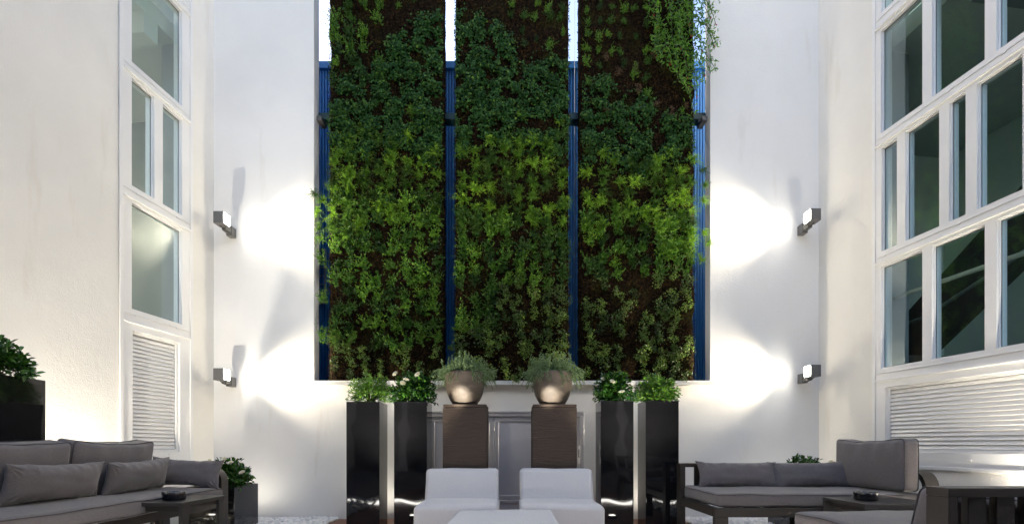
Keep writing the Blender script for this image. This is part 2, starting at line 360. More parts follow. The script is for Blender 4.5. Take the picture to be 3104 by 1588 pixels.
# ---- windows
def hframe(mb,side,y0,y1,z0,z1,w,o0,o1):
    wbox(mb,side,y0,y1,o0,o1,z0,z0+w); wbox(mb,side,y0,y1,o0,o1,z1-w,z1)
    wbox(mb,side,y0,y0+w,o0,o1,z0+w,z1-w); wbox(mb,side,y1-w,y1,o0,o1,z0+w,z1-w)
def windows(side,ya,yb,rows,label,louv,drains):
    root=empty('stair_window',WP(side,(ya+yb)/2,0,.73)); tag(root,label,'window')
    # filler frame around panes : build per row
    fr=MB(); O0,O1=-.10,.012
    zprev=louv[3]+.0
    edges=[]
    for (z0,z1,pl) in rows:
        # transom below the row
        wbox(fr,side,ya,yb,O0,O1,zprev,z0); zprev=z1
        pl=sorted(pl)
        y=ya
        for (a,b_) in pl:
            wbox(fr,side,y,a,O0,O1+.0,z0,z1); y=b_
        wbox(fr,side,y,yb,O0,O1,z0,z1)
    wbox(fr,side,ya,yb,O0,O1,zprev,9.0)
    # surround of louvres
    ly0,ly1,lz0,lz1=louv
    wbox(fr,side,ya,ly0,O0,O1,.73,lz1); wbox(fr,side,ly1,yb,O0,O1,.73,lz1); wbox(fr,side,ly0,ly1,O0,O1,.73,lz0)
    f=rel(fr.build('frame',M_frame,root),root)
    # cover strips and rails standing proud
    cs=MB()
    wbox(cs,side,ya-.03,ya+.015,.0125,.024,.70,9.02); wbox(cs,side,yb-.02,yb+.025,.0125,.024,.70,9.02)
    wbox(cs,side,ya+.016,yb-.021,.0125,.022,.70,.735)
    for (z0,z1,pl) in rows:
        wbox(cs,side,ya+.016,yb-.021,.0125,.034,z1+.035,z1+.060)
        wbox(cs,side,ya+.016,yb-.021,.0125,.020,z0-.060,z0-.045)
    wbox(cs,side,ya+.016,yb-.021,.0125,.030,lz1+.075,lz1+.095)
    rel(cs.build('cover_strip',M_frame,root,bevel=.003),root)
    # beads + glass
    for (z0,z1,pl) in rows:
        for (a,b_) in pl:
            y0,y1=min(a,b_),max(a,b_)
            g=MB(); wbox(g,side,y0+.001,y1-.001,-.034,-.028,z0+.001,z1-.001)
            g=rel(g.build('pane',M_glass,root),root)
            bd=MB(); hframe(bd,side,y0+.0005,y1-.0005,z0+.0005,z1-.0005,.010,-.026,-.010)
            rel(bd.build('bead',M_frame,g),root)
            gk=MB(); hframe(gk,side,y0+.0005,y1-.0005,z0+.0005,z1-.0005,.015,-.0275,-.0262)
            rel(gk.build('gasket',M_blackgap,g),root)
    for (y,z) in drains:
        d=MB(); wbox(d,side,y-.022,y+.022,.0125,.024,z,z+.014); rel(d.build('drain_cap',M_frame,root,bevel=.003),root)
    # louvre panel
    lf=MB(); hframe(lf,side,ly0+.001,ly1-.001,lz0+.001,lz1-.001,.03,-.09,-.012)
    lp=rel(lf.build('louvre_panel',M_frame,root,bevel=.002),root)
    sb=MB(); a0,a1=ly0+.032,ly1-.032; z=lz0+.034; 
    while z<lz1-.05:
        p=[WP(side,a0,-.050,z+.040),WP(side,a0,-.030,z),WP(side,a1,-.030,z),WP(side,a1,-.050,z+.040)]
        q=[WP(side,a0,-.044,z+.0435),WP(side,a0,-.026,z+.005),WP(side,a1,-.026,z+.005),WP(side,a1,-.044,z+.0435)]
        if side=='R': p=p[::-1]; q=q[::-1]
        sb.hexa(p+q); z+=.0445
    wbox(sb,side,a0-.001,a1+.001,-.088,-.080,lz0+.032,lz1-.032)
    rel(sb.build('slats',M_frame,lp,bevel=.003,seg=2),root)
    return root
windows('L',5.437,6.443,[(2.43,3.585,[(5.566,6.296)]),(3.77,4.94,[(5.566,5.872),(5.995,6.296)]),(5.11,6.27,[(5.566,6.296)]),(6.45,7.6,[(5.566,5.872),(5.995,6.296)])],
   'narrow white framed stair window above a louvre, on the wall behind the long sofa',(5.575,6.262,.875,2.20),[(5.62,2.36),(6.22,2.36),(5.64,3.70),(6.22,3.70),(5.62,5.05),(6.22,5.05),(6.10,.84),(6.22,.775)])
A=[(5.895,5.385),(5.280,4.765),(4.663,4.15),(4.045,3.53),(3.43,2.92)]
B=[(5.887,5.686),(5.583,5.202),(5.101,4.939),(4.835,4.454),(4.35,4.15),(4.045,3.66),(3.56,3.40),(3.30,2.92)]
srt=lambda L:[(min(a),max(a)) for a in L]
windows('R',2.70,5.982,[(1.83,3.0,srt(A)),(3.17,4.356,srt(B)),(4.53,5.71,srt(A)),(5.91,7.08,srt(B))],
   'wide white gridded stair window with a louvre band, on the wall right of the daybed',(2.86,5.84,.875,1.61),[(5.85,1.77),(5.08,1.77),(5.85,3.10),(5.0,3.10),(5.85,4.46),(5.1,4.46),(4.6,4.46),(4.9,.80)])

# ---- stairwells behind the glass
def stairwell(side,ya,yb,depth,stub,label,mi,md,mc):
    root=empty('stairwell',WP(side,(ya+yb)/2,-.5,0)); tag(root,label,'room')
    D=-WTH-depth; FY=7.95
    def p(name,m,*bx):
        mb=MB(); wbox(mb,side,*bx); return rel(mb.build(name,m,root),root)
    p('back_partition',md,ya-.4,FY,D-.1,D,.0,9.2)
    p('end_partition',mi,yb+.06,yb+.2,stub,-WTH-.005,.0,9.2)
    p('far_partition',md,FY+.01,FY+.15,D-.1,stub+.3,.0,9.2)
    p('return_partition',md,yb+.201,FY,stub,stub+.06,.0,9.2)
    return root,D,p
rL,DL,pL=stairwell('L',5.437,6.443,2.2,-.44,'teal grey stairwell seen through the narrow window',M_int,M_int_l,M_int_c)
pL('upper_landing',M_int_c,5.1,7.9,DL+.02,-WTH-.01,6.05,6.25); pL('beam',M_int_c,6.0,6.2,DL+.02,-WTH-.012,5.80,6.049)
pL('landing',M_stair,5.0,7.9,DL+.02,-WTH-.02,1.4,1.6)
rR,DR,pR=stairwell('R',2.70,5.982,2.9,-.50,'dim green stairwell seen through the wide gridded window',M_int,M_int_d,M_int_c)
pR('upper_landing',M_int_c,4.0,7.9,DR+.02,-WTH-.01,5.60,5.82); pR('beam',M_int_l,4.9,5.1,DR+.02,-WTH-.012,5.38,5.599)
pR('landing',M_stair,4.6,7.9,DR+.02,-WTH-.02,1.3,1.45)
pR('ledge',M_stair,6.9,7.9,-2.2,-1.0,1.451,2.2)
def slab(side,y0,z0,y1,z1,o0,o1,t,m,name,root):
    p=[WP(side,y0,o0,z0),WP(side,y0,o1,z0),WP(side,y1,o1,z1),WP(side,y1,o0,z1)]
    q=[v+Vector((0,0,t)) for v in p]
    if side=='R': p=p[::-1];q=q[::-1]
    return rel(MB().hexa(p+q).build(name,m,root),root)
slab('R',4.7,4.35,7.6,2.2,-2.4,-1.5,.22,M_stair,'stair_flight',rR)
def rail(name,pts,r,m,label,posts=()):
    root=empty(name,pts[0]); tag(root,label,'handrail')
    rel(MB().tube(pts,r,12).build('rail',m,root,smooth=True),root)
    for (a,b_) in posts: rel(MB().tube([a,b_],.009,8).build('post',m,root,smooth=True),root)
rail('handrail',[WP('R',6.03,-.30,2.69),WP('R',5.9,-.30,2.70),WP('R',4.4,-.30,2.72),WP('R',3.0,-.30,2.75)],.024,M_rail,'pale level handrail just behind the lower panes of the wide window',
     [(WP('R',4.93,-.30,2.7),WP('R',4.93,-.30,1.5)),(WP('R',3.6,-.30,2.7),WP('R',3.6,-.30,1.5))])
rail('handrail',[WP('R',6.83,-1.3,2.62),WP('R',6.6,-1.3,2.64),WP('R',5.6,-1.3,3.0),WP('R',4.2,-1.3,3.6)],.022,M_int_l,'grey sloping handrail farther back in the wide stairwell')
# ------------------------------------------------------------------ beyond the opening
BY=8.4; BT=7.08
def bluebuild():
    root=empty('blue_warehouse',(0,BY,0)); tag(root,'blue corrugated steel building right behind the hanging garden','building')
    pitch=.046; prof=[]; x=-5.5
    while x<5.5:
        prof += [(x,0),(x+.016,0),(x+.021,-.030),(x+.038,-.030)]; x+=pitch
    V=[];F=[]
    for (x,dy) in prof: V += [(x,dy,-.1),(x,dy,BT)]
    for i in range(len(prof)-1): F.append((2*i,2*i+2,2*i+3,2*i+1))
    mesh_obj('corrugated_wall',V,F,M_blue,root)
    MB().box(-5.5,5.5,-.07,.3,BT-.005,BT+.11).build('coping',M_blue,root,bevel=.005)
    MB().box(-5.5,5.5,.01,6,-.1,BT-.01).build('inner_wall',M_blue,root)
    MB().box(-5.5,5.5,-.034,-.028,3.995,4.01).build('sheet_joint',M_blue,root)
    v=empty('vent_grille',(-3.13,BY-.03,3.25)); tag(v,'slatted grey vent grille low on the blue steel wall','vent')
    f=MB(); f.box(-.10,.10,-.03,0,0,.04); f.box(-.10,.10,-.03,0,.86,.90); f.box(-.10,-.07,-.029,0,.04,.86); f.box(.07,.10,-.029,0,.04,.86)
    f.build('frame',M_vent,v)
    for k in range(6): MB().box(-.07,.07,-.024,-.006,.04+.137*k,.055+.137*k).build('slat',M_vent,v)
bluebuild()
gb=empty('far_building',(2.6,19,0)); tag(gb,'pale gabled building far beyond the blue wall','building')
V=[(-.9,0,0),(7,0,0),(7,0,15.1),(-.9,0,14.2),(-.9,6,0),(7,6,0),(7,6,15.1),(-.9,6,14.2)]
mesh_obj('wall',V,[(0,1,2,3),(7,6,5,4),(0,3,7,4),(1,5,6,2),(4,5,1,0)],M_far,gb)
mesh_obj('roof',[(-1,-.1,14.2),(7.1,-.1,15.12),(7.1,6.1,15.12),(-1,6.1,14.2),(-1,-.1,14.3),(7.1,-.1,15.22),(7.1,6.1,15.22),(-1,6.1,14.3)],[(3,2,1,0),(4,5,6,7),(0,1,5,4),(1,2,6,5),(2,3,7,6),(3,0,4,7)],M_far,gb)
# green support beam
bm_=empty('support_beam',(0,7.1,5.42)); tag(bm_,'dark green steel beam crossing the opening behind the green panels','beam')
f=MB(); f.box(OX0+.004,OX1-.004,-.07,-.055,.0,.086); f.box(OX0+.004,OX1-.004,-.054,.09,.07,.085); f.box(OX0+.004,OX1-.004,-.054,.09,.001,.016)
f.build('girder',M_green,bm_,bevel=.002)
f=MB()
for sx in (-1,1):
    xx=sx*2.62; f.box(xx-.035,xx+.035,-.14,.06,-.06,-.001)
    f.box(xx-.06,xx+.02,-.06,-.04,-.03,-.0)
f.build('bracket',M_lamp,bm_,bevel=.004)
# downpipe-like thin wire in the gap
o=MB().tube([(.93,7.6,1.0),(.93,7.6,9)],.004,6).build('wire',M_lamp); tag(o,'thin vertical wire in the gap beside the right green panel','wire')

# ------------------------------------------------------------------ foliage primitives
def leaf_arrays(P, D, Nn, L, W, fold=.18, six=False):
    """P base (n,3); D direction; Nn normal-ish; L length; W width"""
    n=len(P); D=D/np.linalg.norm(D,axis=1,keepdims=True)
    X=np.cross(D,Nn); X/= (np.linalg.norm(X,axis=1,keepdims=True)+1e-9); Nn=np.cross(X,D)
    L=np.asarray(L).reshape(-1,1); W=np.asarray(W).reshape(-1,1)
    if six:
        pts=[P, P+D*L*.35+X*W*.5+Nn*W*fold, P+D*L*.75+X*W*.38+Nn*W*fold*.6, P+D*L-Nn*L*.12, P+D*L*.75-X*W*.38+Nn*W*fold*.6, P+D*L*.35-X*W*.5+Nn*W*fold, ]
        V=np.stack(pts,1).reshape(-1,3); b=np.arange(n)[:,None]*6
        F=np.concatenate([b+np.array([[0,1,2,3]]),b+np.array([[0,3,4,5]])],0)
    else:
        pts=[P, P+D*L*.45+X*W*.5+Nn*W*fold, P+D*L-Nn*L*.08, P+D*L*.45-X*W*.5+Nn*W*fold]
        V=np.stack(pts,1).reshape(-1,3); b=np.arange(n)[:,None]*4
        F=np.concatenate([b+np.array([[0,1,2]]),b+np.array([[0,2,3]])],0)
    return V,F
def rnd_unit(n): 
    v=rng.normal(size=(n,3)); return v/np.linalg.norm(v,axis=1,keepdims=True)
def tuft_data(kind, seed):
    global rng; rng=np.random.default_rng(seed)
    if kind=='box':     # bushy clump of short leafy stems, bulging out and slightly hanging
        ns=int(rng.integers(24,32)); P=[];D=[];L=[];W=[]
        for s in range(ns):
            b0=np.array([rng.normal(0,.03),0,rng.normal(-.01,.045)])
            d=np.array([rng.normal(0,.55),-rng.uniform(.35,1.0),rng.normal(.1,.6)]); d/=np.linalg.norm(d)
            ln=rng.uniform(.05,.12); k=int(rng.integers(11,16))
            for i in range(k):
                t=(i+.6)/k; p=b0+d*ln*t+np.array([0,0,.025*t]); P.append(p)
                a=rnd_unit(1)[0]; D.append(d*(.3+.6*t)+np.array([0,0,.25])+a*.85); L.append(rng.uniform(.019,.031)); W.append(L[-1]*rng.uniform(.42,.6))
        P=np.array(P);D=np.array(D); return leaf_arrays(P,D,rnd_unit(len(P))+np.array([0,-.7,.5]),L,W)
    if kind=='vine':    # small round leaves, hanging
        n=int(rng.integers(130,180)); t=rng.random(n)
        P=np.stack([rng.normal(0,.034,n)*(1.2-.5*t)+.02*np.sin(t*9+seed), -rng.uniform(.0,.085,n)*(1-.3*t), .06-t*.20],1)
        D=rnd_unit(n)+np.array([0,-.5,-.3]); Ls=rng.uniform(.014,.025,n)
        return leaf_arrays(P,D,rnd_unit(n)+np.array([0,-1.0,.7]),Ls*1.1,Ls)
    if kind=='fern':    # airy cloud of fronds with fine needles
        ns=int(rng.integers(26,34)); P=[];D=[];L=[]
        for s in range(ns):
            d=np.array([rng.normal(0,.65),-rng.uniform(.25,1.0),rng.normal(.1,.7)]); d/=np.linalg.norm(d)
            ln=rng.uniform(.07,.155); k=30
            for i in range(k):
                t=(i+1)/k; p=d*ln*t+np.array([0,0,-.30*ln*t*t]); P.append(p+rng.normal(0,.003,3))
                a=rnd_unit(1)[0]; D.append(d*.5+a); L.append(rng.uniform(.014,.028)*(1.15-.4*t))
        P=np.array(P); L=np.array(L); return leaf_arrays(P,np.array(D),rnd_unit(len(P)),L,L*.17+.0012)
TV={}
def tuft_mesh(kind,m,k):
    key=(kind,m.name,k)
    if key not in TV:
        V,F=tuft_data(kind,hash((len(kind),k))%9999+k*17)
        tmp=np_mesh('x',V,F,m); TV[key]=tmp.data; bpy.data.objects.remove(tmp)
    return TV[key]
def place_tuft(kind,m,name,parent,loc,s,k=None):
    k=random.randrange(7) if k is None else k
    o=bpy.data.objects.new(name,tuft_mesh(kind,m,k)); o.parent=parent
    o.location=loc; o.scale=(s*random.choice((-1,1)),s,s*random.uniform(.9,1.15)); o.rotation_euler=(random.uniform(-.3,.3),random.uniform(-.9,.9),random.uniform(-.3,.3))
    C.objects.link(o); return o
PY0,PY1=6.80,7.12
def D2(x,y,depth=PY0): return ((x-1288)/1290*depth, EYE+(1120-y)/1290*depth)
def surf(x,z,sd):
    return -.035*noise.noise(Vector((x*3.1+sd,z*3.1,0)))-.02*noise.noise(Vector((x*11,z*11,sd)))
def green_panel(x0,x1,sd,label,ivy,zones,shape=None):
    root=empty('living_wall_panel',((x0+x1)/2,PY0,1.805)); tag(root,label,'living wall','tall planted panels hanging in the opening')
    ox,oz=root.location.x,root.location.z; H=7.6
    # moss mat : displaced front + sides
    nx,nz=34,150; V=[];F=[]; w=x1-x0
    def P(u,v):   # u across incl. sides
        # u in 0..1 front ; sides handled by extra columns
        x=x0+w*u; z=1.805+H*v; return x,z
    cols=[]
    cols.append(('s',x0,PY1)); cols.append(('s',x0-.01,PY0+.12))
    for i in range(nx+1): cols.append(('f',x0+w*i/nx,0))
    cols.append(('s',x1+.01,PY0+.12)); cols.append(('s',x1,PY1))
    for j in range(nz+1):
        z=1.805+H*j/nz
        for ci,(t,x,y) in enumerate(cols):
            jit=.018*noise.noise(Vector((z*7,ci*3.3,sd)))
            if t=='s': V.append((x-ox+jit*.5, y-PY0, z-oz))
            else:
                edge=min(x-x0,x1-x); r=.03*max(0,1-edge/.05)**2
                V.append((x-ox+(jit if edge<.01 else 0), surf(x,z,sd)+r, z-oz))
    nc=len(cols)
    for j in range(nz):
        for i in range(nc-1):
            a=j*nc+i; F.append((a,a+1,a+1+nc,a+nc))
    mesh_obj('moss_mat',V,F,M_moss,root,smooth=True)
    # backing tray
    MB().box(x0-ox+.01,x1-ox-.01,PY1-PY0-.03,PY1-PY0+.03,0,H).build('backing_tray',M_blackgap,root)
    # fibres
    global rng; rng=np.random.default_rng(sd)
    n=26000; xs=rng.uniform(x0,x1,n); zs=1.805+H*rng.random(n)**1.15
    k=2600; xs[:k//2]=x0-rng.uniform(0,.012,k//2); xs[k//2:k]=x1+rng.uniform(0,.012,k-k//2)
    ys=np.array([surf(x,z,sd) for x,z in zip(xs,zs)]); ys[:k]=rng.uniform(0,.2,k)
    P_=np.stack([xs-ox,ys-.004,zs-oz],1); D=rng.normal(size=(n,3))*.8+np.array([0,-.45,-.35]); D[:k//2]+=(-.8,0,0); D[k//2:k]+=(.8,0,0)
    L=rng.uniform(.015,.042,n); Vv,Ff=leaf_arrays(P_,D,rnd_unit(n),L,L*.22+.002)
    tag(np_mesh('moss_fibre',Vv,Ff,M_fibre,root),kind='stuff')
    # ivy : stuff
    Ps=[];Ns=[];Ls=[]
    for (poly,dens,size) in ivy:
        px=[D2(*p)[0] for p in poly]; pz=[D2(*p)[1] for p in poly]
        a0,a1,b0,b1=min(px),max(px),min(pz),max(pz); cnt=int((a1-a0)*(b1-b0)*dens)
        for _ in range(cnt):
            x=random.uniform(a0,a1); z=random.uniform(b0,b1)
            ins=False; q=len(px); jx=x+random.gauss(0,.03); jz=z+random.gauss(0,.05); j=q-1
            for i in range(q):
                if (pz[i]>jz)!=(pz[j]>jz) and jx<(px[j]-px[i])*(jz-pz[i])/(pz[j]-pz[i])+px[i]: ins=not ins
                j=i
            if not ins or x<x0-.02 or x>x1+.02: continue
            c=noise.noise(Vector((x*5.5+sd,z*5.5,3)))+.5*noise.noise(Vector((x*13,z*13,sd)))
            if c<-.17+random.gauss(0,.07): continue
            thick=min(.09,.03+.10*max(0,c+.1))
            Ps.append((x-ox,surf(x,z,sd)-random.random()*thick-.008,z-oz)); Ls.append(size*random.uniform(.55,1.15))
    if Ps:
        Ps=np.array(Ps); n=len(Ps); Ls=np.array(Ls)
        D=rng.normal(size=(n,3))*np.array([.8,.45,.6])+np.array([0,-.15,-.75])
        Nn=np.array([0,-1.0,.55])+rng.normal(size=(n,3))*.42
        Vv,Ff=leaf_arrays(Ps,D,Nn,Ls,Ls*.80,six=True)
        tag(np_mesh('creeping_fig',Vv,Ff,M_ivy,root),kind='stuff')
    for z in zones:
        kind,m,name,(xa,xb,ya,yb),cols,rows_,prob,s=z
        for r in range(rows_):
            for c in range(cols):
                if random.random()>prob: continue
                rag=16*noise.noise(Vector((c*1.7,sd*3.3,ya*.01))); xx=xa+(xb-xa)*(c+.5)/cols+random.gauss(0,3.5); yy=ya+(yb-ya)*(r+.5)/rows_+random.gauss(0,3.5)+rag*(1 if r in(0,rows_-1) else .3)
                if r==0 and random.random()<.3: yy-=random.uniform(5,30)
                X,Z=D2(xx,yy); place_tuft(kind,m,name,root,(X-ox,surf(X,Z,sd)-.012,Z-oz),s*random.uniform(.75,1.2))
    return root
pA=(828,1113); pB=(1146,1430); pC=(1461,1746)
xA=[D2(x,0)[0] for x in pA]; xB=[D2(x,0)[0] for x in pB]; xC=[D2(x,0)[0] for x in pC]
p1=green_panel(*xA,1,'leftmost tall planted panel, bright shrub tufts at its upper left',
 [([(1113,30),(1030,60),(985,100),(950,150),(880,165),(850,230),(828,260),(828,390),(900,400),(1000,370),(1113,420)],5600,.036),
  ([(1113,280),(1040,300),(1040,430),(1113,430)],1500,.034)],
 [('box',M_box,'shrub_tuft',(826,975,-70,215),4,8,.85,.85),
  ('box',M_box,'shrub_tuft',(975,1113,-60,25),3,3,.5,.5),
  ('fern',M_fern,'fern_tuft',(832,1113,345,480),8,5,.85,1.05),
  ('fern',M_fern,'fern_tuft',(826,930,470,610),3,5,.95,1.1),
  ('fern',M_fern,'fern_tuft',(930,1110,480,570),5,3,.75,1.0),
  ('box',M_box,'shrub_tuft',(830,1113,500,872),8,10,.93,.98),
  ('fern',M_fern,'fern_tuft',(840,1105,270,340),6,2,.3,.7),
  ('box',M_box_y,'young_shrub_tuft',(830,990,845,885),5,1,.8,1.0),
  ('vine',M_box_y,'vine_tuft',(830,1113,865,950),8,3,.55,.85)])
p2=green_panel(*xB,2,'middle tall planted panel, directly behind the two bronze pots',
 [([(1146,20),(1250,60),(1290,110),(1300,180),(1360,140),(1430,150),(1430,400),(1300,380),(1220,350),(1146,400)],5600,.034),
  ([(1380,200),(1430,160),(1430,330),(1380,330)],1500,.032)],
 [('box',M_box,'shrub_tuft',(1270,1430,-60,125),5,6,.72,.52),
  ('fern',M_fern,'fern_tuft',(1146,1430,345,570),8,8,.85,1.05),
  ('box',M_box,'shrub_tuft',(1146,1430,545,725),8,6,.9,.93),
  ('fern',M_fern,'fern_tuft',(1155,1425,290,345),6,2,.3,.7),
  ('box',M_box,'shrub_tuft',(1146,1250,715,835),3,4,.85,1.0),
  ('vine',M_box_y,'vine_tuft',(1250,1430,710,800),5,3,.85,1.05),
  ('vine',M_box_y,'vine_tuft',(1146,1430,800,950),8,5,.75,1.0)])
p3=green_panel(*xC,3,'rightmost tall planted panel, red flowered trailing plant at its upper edge',
 [([(1500,210),(1530,170),(1560,250),(1620,230),(1660,290),(1746,300),(1746,420),(1650,400),(1600,470),(1540,400),(1461,420),(1461,300)],5200,.034),
  ([(1461,200),(1500,190),(1500,330),(1461,330)],2000,.032)],
 [('box',M_box,'shrub_tuft',(1461,1640,-60,215),6,8,.72,.5),
  ('vine',M_dry,'dry_tuft',(1500,1746,150,300),6,3,.5,.6),
  ('box',M_box,'shrub_tuft',(1560,1746,215,300),4,2,.6,.5),
  ('fern',M_fern,'fern_tuft',(1461,1640,395,580),5,7,.8,1.05),
  ('fern',M_fern,'fern_tuft',(1640,1752,395,650),4,10,.92,1.05),
  ('box',M_box,'shrub_tuft',(1461,1746,545,700),8,6,.85,.9),
  ('vine',M_box_y,'vine_tuft',(1461,1746,695,950),8,9,.74,1.0)])
# stray sprigs that lean out of the panels' outer edges
for (p,pts,kind,m) in ((p1,[(803,505),(812,545),(815,585),(822,610),(825,520),(820,660),(822,760),(825,850)],'fern',M_fern),
                     (p3,[(1756,445),(1760,480),(1758,520),(1762,600),(1770,625),(1752,665)],'fern',M_fern)):
    for i,(x,y) in enumerate(pts):
        X,Z=D2(x,y,6.98); k_='box' if (p is p1 and i>4) else kind; mm=M_box if k_=='box' else m
        place_tuft(k_,mm,'shrub_tuft' if k_=='box' else 'fern_tuft',p,(X-p.location.x,.02,Z-p.location.z),.85)
# trailing plant with red flowers
def trailing():
    global rng; rng=np.random.default_rng(55)
    root=empty('trailing_plant',(D2(1700,0)[0],PY0-.03,D2(0,-60)[1])); tag(root,'bright trailing plant with red flowers spilling from the upper right of the rightmost panel','plant')
    st=MB(); P=[];D=[];fl=[]
    ends=[(1640,60),(1650,150),(1660,100),(1675,190),(1690,170),(1700,215),(1715,150),(1722,240),(1735,200),(1645,190),(1770,60),(1785,30),(1775,100),(1765,165),(1790,140),(1792,175),(1775,215),(1640,20),(1680,40),(1710,90),(1740,120),(1760,10),(1655,5),(1690,120),(1730,60),(1700,60),(1665,165),(1755,235),(1745,280)]
    for k,(ex,ey) in enumerate(ends*2):
        ex+=random.gauss(0,9); ey+=random.gauss(0,14)
        sx=1640+ (ex-1640)*.75+random.gauss(0,8); sx=min(sx,1745); sy=ey-random.uniform(60,130)
        out=random.uniform(.05,.20)
        a=Vector((D2(sx,sy)[0],PY0-.02,D2(sx,sy)[1])); b=Vector((D2(ex,ey)[0],PY0-.06-out*.6,D2(ex,ey)[1])); m_=(a+b)/2+Vector((0,-out,.05))
        pts=[a*(1-t)**2+m_*2*t*(1-t)+b*t*t for t in [i/7 for i in range(8)]]
        st.tube([p-root.location for p in pts],.0035,5)
        for i in range(42):
            t=random.random()**.8; p=a*(1-t)**2+m_*2*t*(1-t)+b*t*t-root.location
            P.append((p+Vector((random.gauss(0,.028),random.gauss(-.01,.02),random.gauss(0,.03))))[:]); D.append((random.gauss(0,1),random.gauss(-.2,.8),random.gauss(.1,.8)))
        if k%2==0: fl.append(b-root.location)
    st.build('stem',M_gstem,root)
    P=np.array(P);D=np.array(D);n=len(P);L=rng.uniform(.03,.062,n)
    V,F=leaf_arrays(P,D,rnd_unit(n),L,L*.36,six=True); np_mesh('foliage',V,F,M_trail,root)
    for f in fl[:22]:
        n=14; V,F=leaf_arrays(np.zeros((n,3)),rnd_unit(n)+np.array([0,-.5,0]),rnd_unit(n),np.full(n,.02),np.full(n,.009))
        o=np_mesh('flower',V,F,M_red,root); o.location=f
trailing()

# ------------------------------------------------------------------ planters and shrubs
def taper_planter(name,x0,x1,y0,y1,z0,z1,label,group=None,t=.018,m=None,taper=0.0):
    m=m or M_black
    root=empty(name,((x0+x1)/2,(y0+y1)/2,z0)); tag(root,label,'planter',group)
    hx,hy,H=(x1-x0)/2,(y1-y0)/2,z1-z0
    V=[];F=[]
    def ring(a,b,z): V.extend([(-a,-b,z),(a,-b,z),(a,b,z),(-a,b,z)])
    k=1-taper
    ring(hx*k,hy*k,0); ring(hx,hy,H); ring(hx-t,hy-t,H); ring(hx-t,hy-t,H-.06)
    for r in range(3):
        for i in range(4): F.append((4*r+i,4*r+(i+1)%4,4*r+4+(i+1)%4,4*r+4+i))
    F.append((3,2,1,0)); F.append((12,13,14,15))
    o=mesh_obj('shell',V,F,m,root); md=o.modifiers.new('b','BEVEL'); md.width=.005; md.segments=3; md.limit_method='ANGLE'
    o.data.polygons.foreach_set('use_smooth',[True]*len(o.data.polygons)); 
    wn=o.modifiers.new('w','WEIGHTED_NORMAL'); wn.keep_sharp=False
    # soil
    V=[];F=[];n=12
    for j in range(n+1):
        for i in range(n+1):
            x=-hx+t+.001+(2*hx-2*t-.002)*i/n; y=-hy+t+.001+(2*hy-2*t-.002)*j/n
            c=max(0,1-(x/hx)**2)*max(0,1-(y/hy)**2)
            V.append((x,y,H-.03+.05*c+.012*noise.noise(Vector((x*30,y*30,x0)))))
    for j in range(n):
        for i in range(n): a=j*(n+1)+i; F.append((a,a+1,a+n+2,a+n+1))
    mesh_obj('soil',V,F,M_soil,root,smooth=True)
    return root
def shrub(name,loc,w,d,h,nl,leaf,m,label,flowers=0,cat='shrub',aspect=.45,group=None,seed=1,droop=0):
    global rng; rng=np.random.default_rng(seed); random.seed(seed)
    root=empty(name,loc); tag(root,label,cat,group)
    st=MB(); P=[];D=[];tips=[]
    nb=34
    for k in range(nb):
        a=random.uniform(0,2*PI); el=random.uniform(.05,1.0)
        rr=random.uniform(.65,1.05)
        tip=Vector((w/2*math.cos(a)*math.cos(el*1.35)*rr, d/2*math.sin(a)*math.cos(el*1.35)*rr, h*(.18+.82*math.sin(el*1.45))*rr))
        mid=Vector((tip.x*.4,tip.y*.4,tip.z*.55+.02))
        base=Vector((random.gauss(0,.015),random.gauss(0,.015),-.01))
        q=lambda t:base*(1-t)**2+mid*2*t*(1-t)+tip*t*t
        st.tube([q(i/4) for i in range(5)],[.006,.005,.004,.003,.002],5)
        tips.append(tip)
        per=nl//nb
        for i in range(per):
            t=.42+.6*random.random()**.7; p=q(min(t,1)); P.append((p+Vector((random.gauss(0,.012),)*1+(random.gauss(0,.012),random.gauss(0,.012))))[:])
            dd=(tip-mid).normalized()*.55+Vector((random.gauss(0,.7),random.gauss(0,.7),random.gauss(0.1,.55))); D.append(dd[:])
    st.build('stem',M_stem,root)
    k=0
    while k<nl*1.1:
        u=Vector((random.uniform(-1,1),random.uniform(-1,1),random.uniform(.02,1)))
        rr=u.length
        lump=1+.22*noise.noise(u.normalized()*2.6+Vector((seed,0,0)))
        if rr>lump or rr<.45 or noise.noise(Vector((u.x*4,u.y*4,u.z*4+seed)))<-.22: continue
        P.append((u.x*w/2,u.y*d/2,u.z*h)); o_=u.normalized(); D.append((o_.x+random.gauss(0,.6),o_.y+random.gauss(0,.6),o_.z*.7+random.gauss(0,.5))); k+=1
    P=np.array(P);D=np.array(D);n=len(P);L=leaf*rng.uniform(.65,1.15,n)
    Nn=np.array([0,0,1.0])+P/np.array([w/2,d/2,h])*.5+rng.normal(size=(n,3))*.45
    V,F=leaf_arrays(P,D,Nn,L,L*aspect,six=True); np_mesh('foliage',V,F,m,root)
    cand=sorted(tips,key=lambda v:v.y-.3*v.z+random.gauss(0,.08))[:flowers]
    for tp in cand:
        VV=[];FF=[];c=0
        for ringi,(nn,ln,up) in enumerate(((7,.032,.25),(6,.024,.8),(4,.015,1.6))):
            a=np.linspace(0,2*PI,nn,endpoint=False)+ringi
            Dd=np.stack([np.cos(a),np.sin(a),np.full(nn,up)],1); V_,F_=leaf_arrays(np.zeros((nn,3)),Dd,np.tile([0,0,1.],(nn,1)),np.full(nn,ln),np.full(nn,ln*.95),six=True)
            VV.append(V_);FF.append(F_+c);c+=len(V_)
        o=np_mesh('flower',np.vstack(VV),np.vstack(FF),M_petal,root); o.location=Vector((tp.x*1.15,min(tp.y,-.02)*1.3-.05,tp.z*1.1+.02)); o.scale=(1.25,)*3; o.rotation_euler=(random.uniform(.5,1.2),0,random.uniform(-.6,.6))
    return root
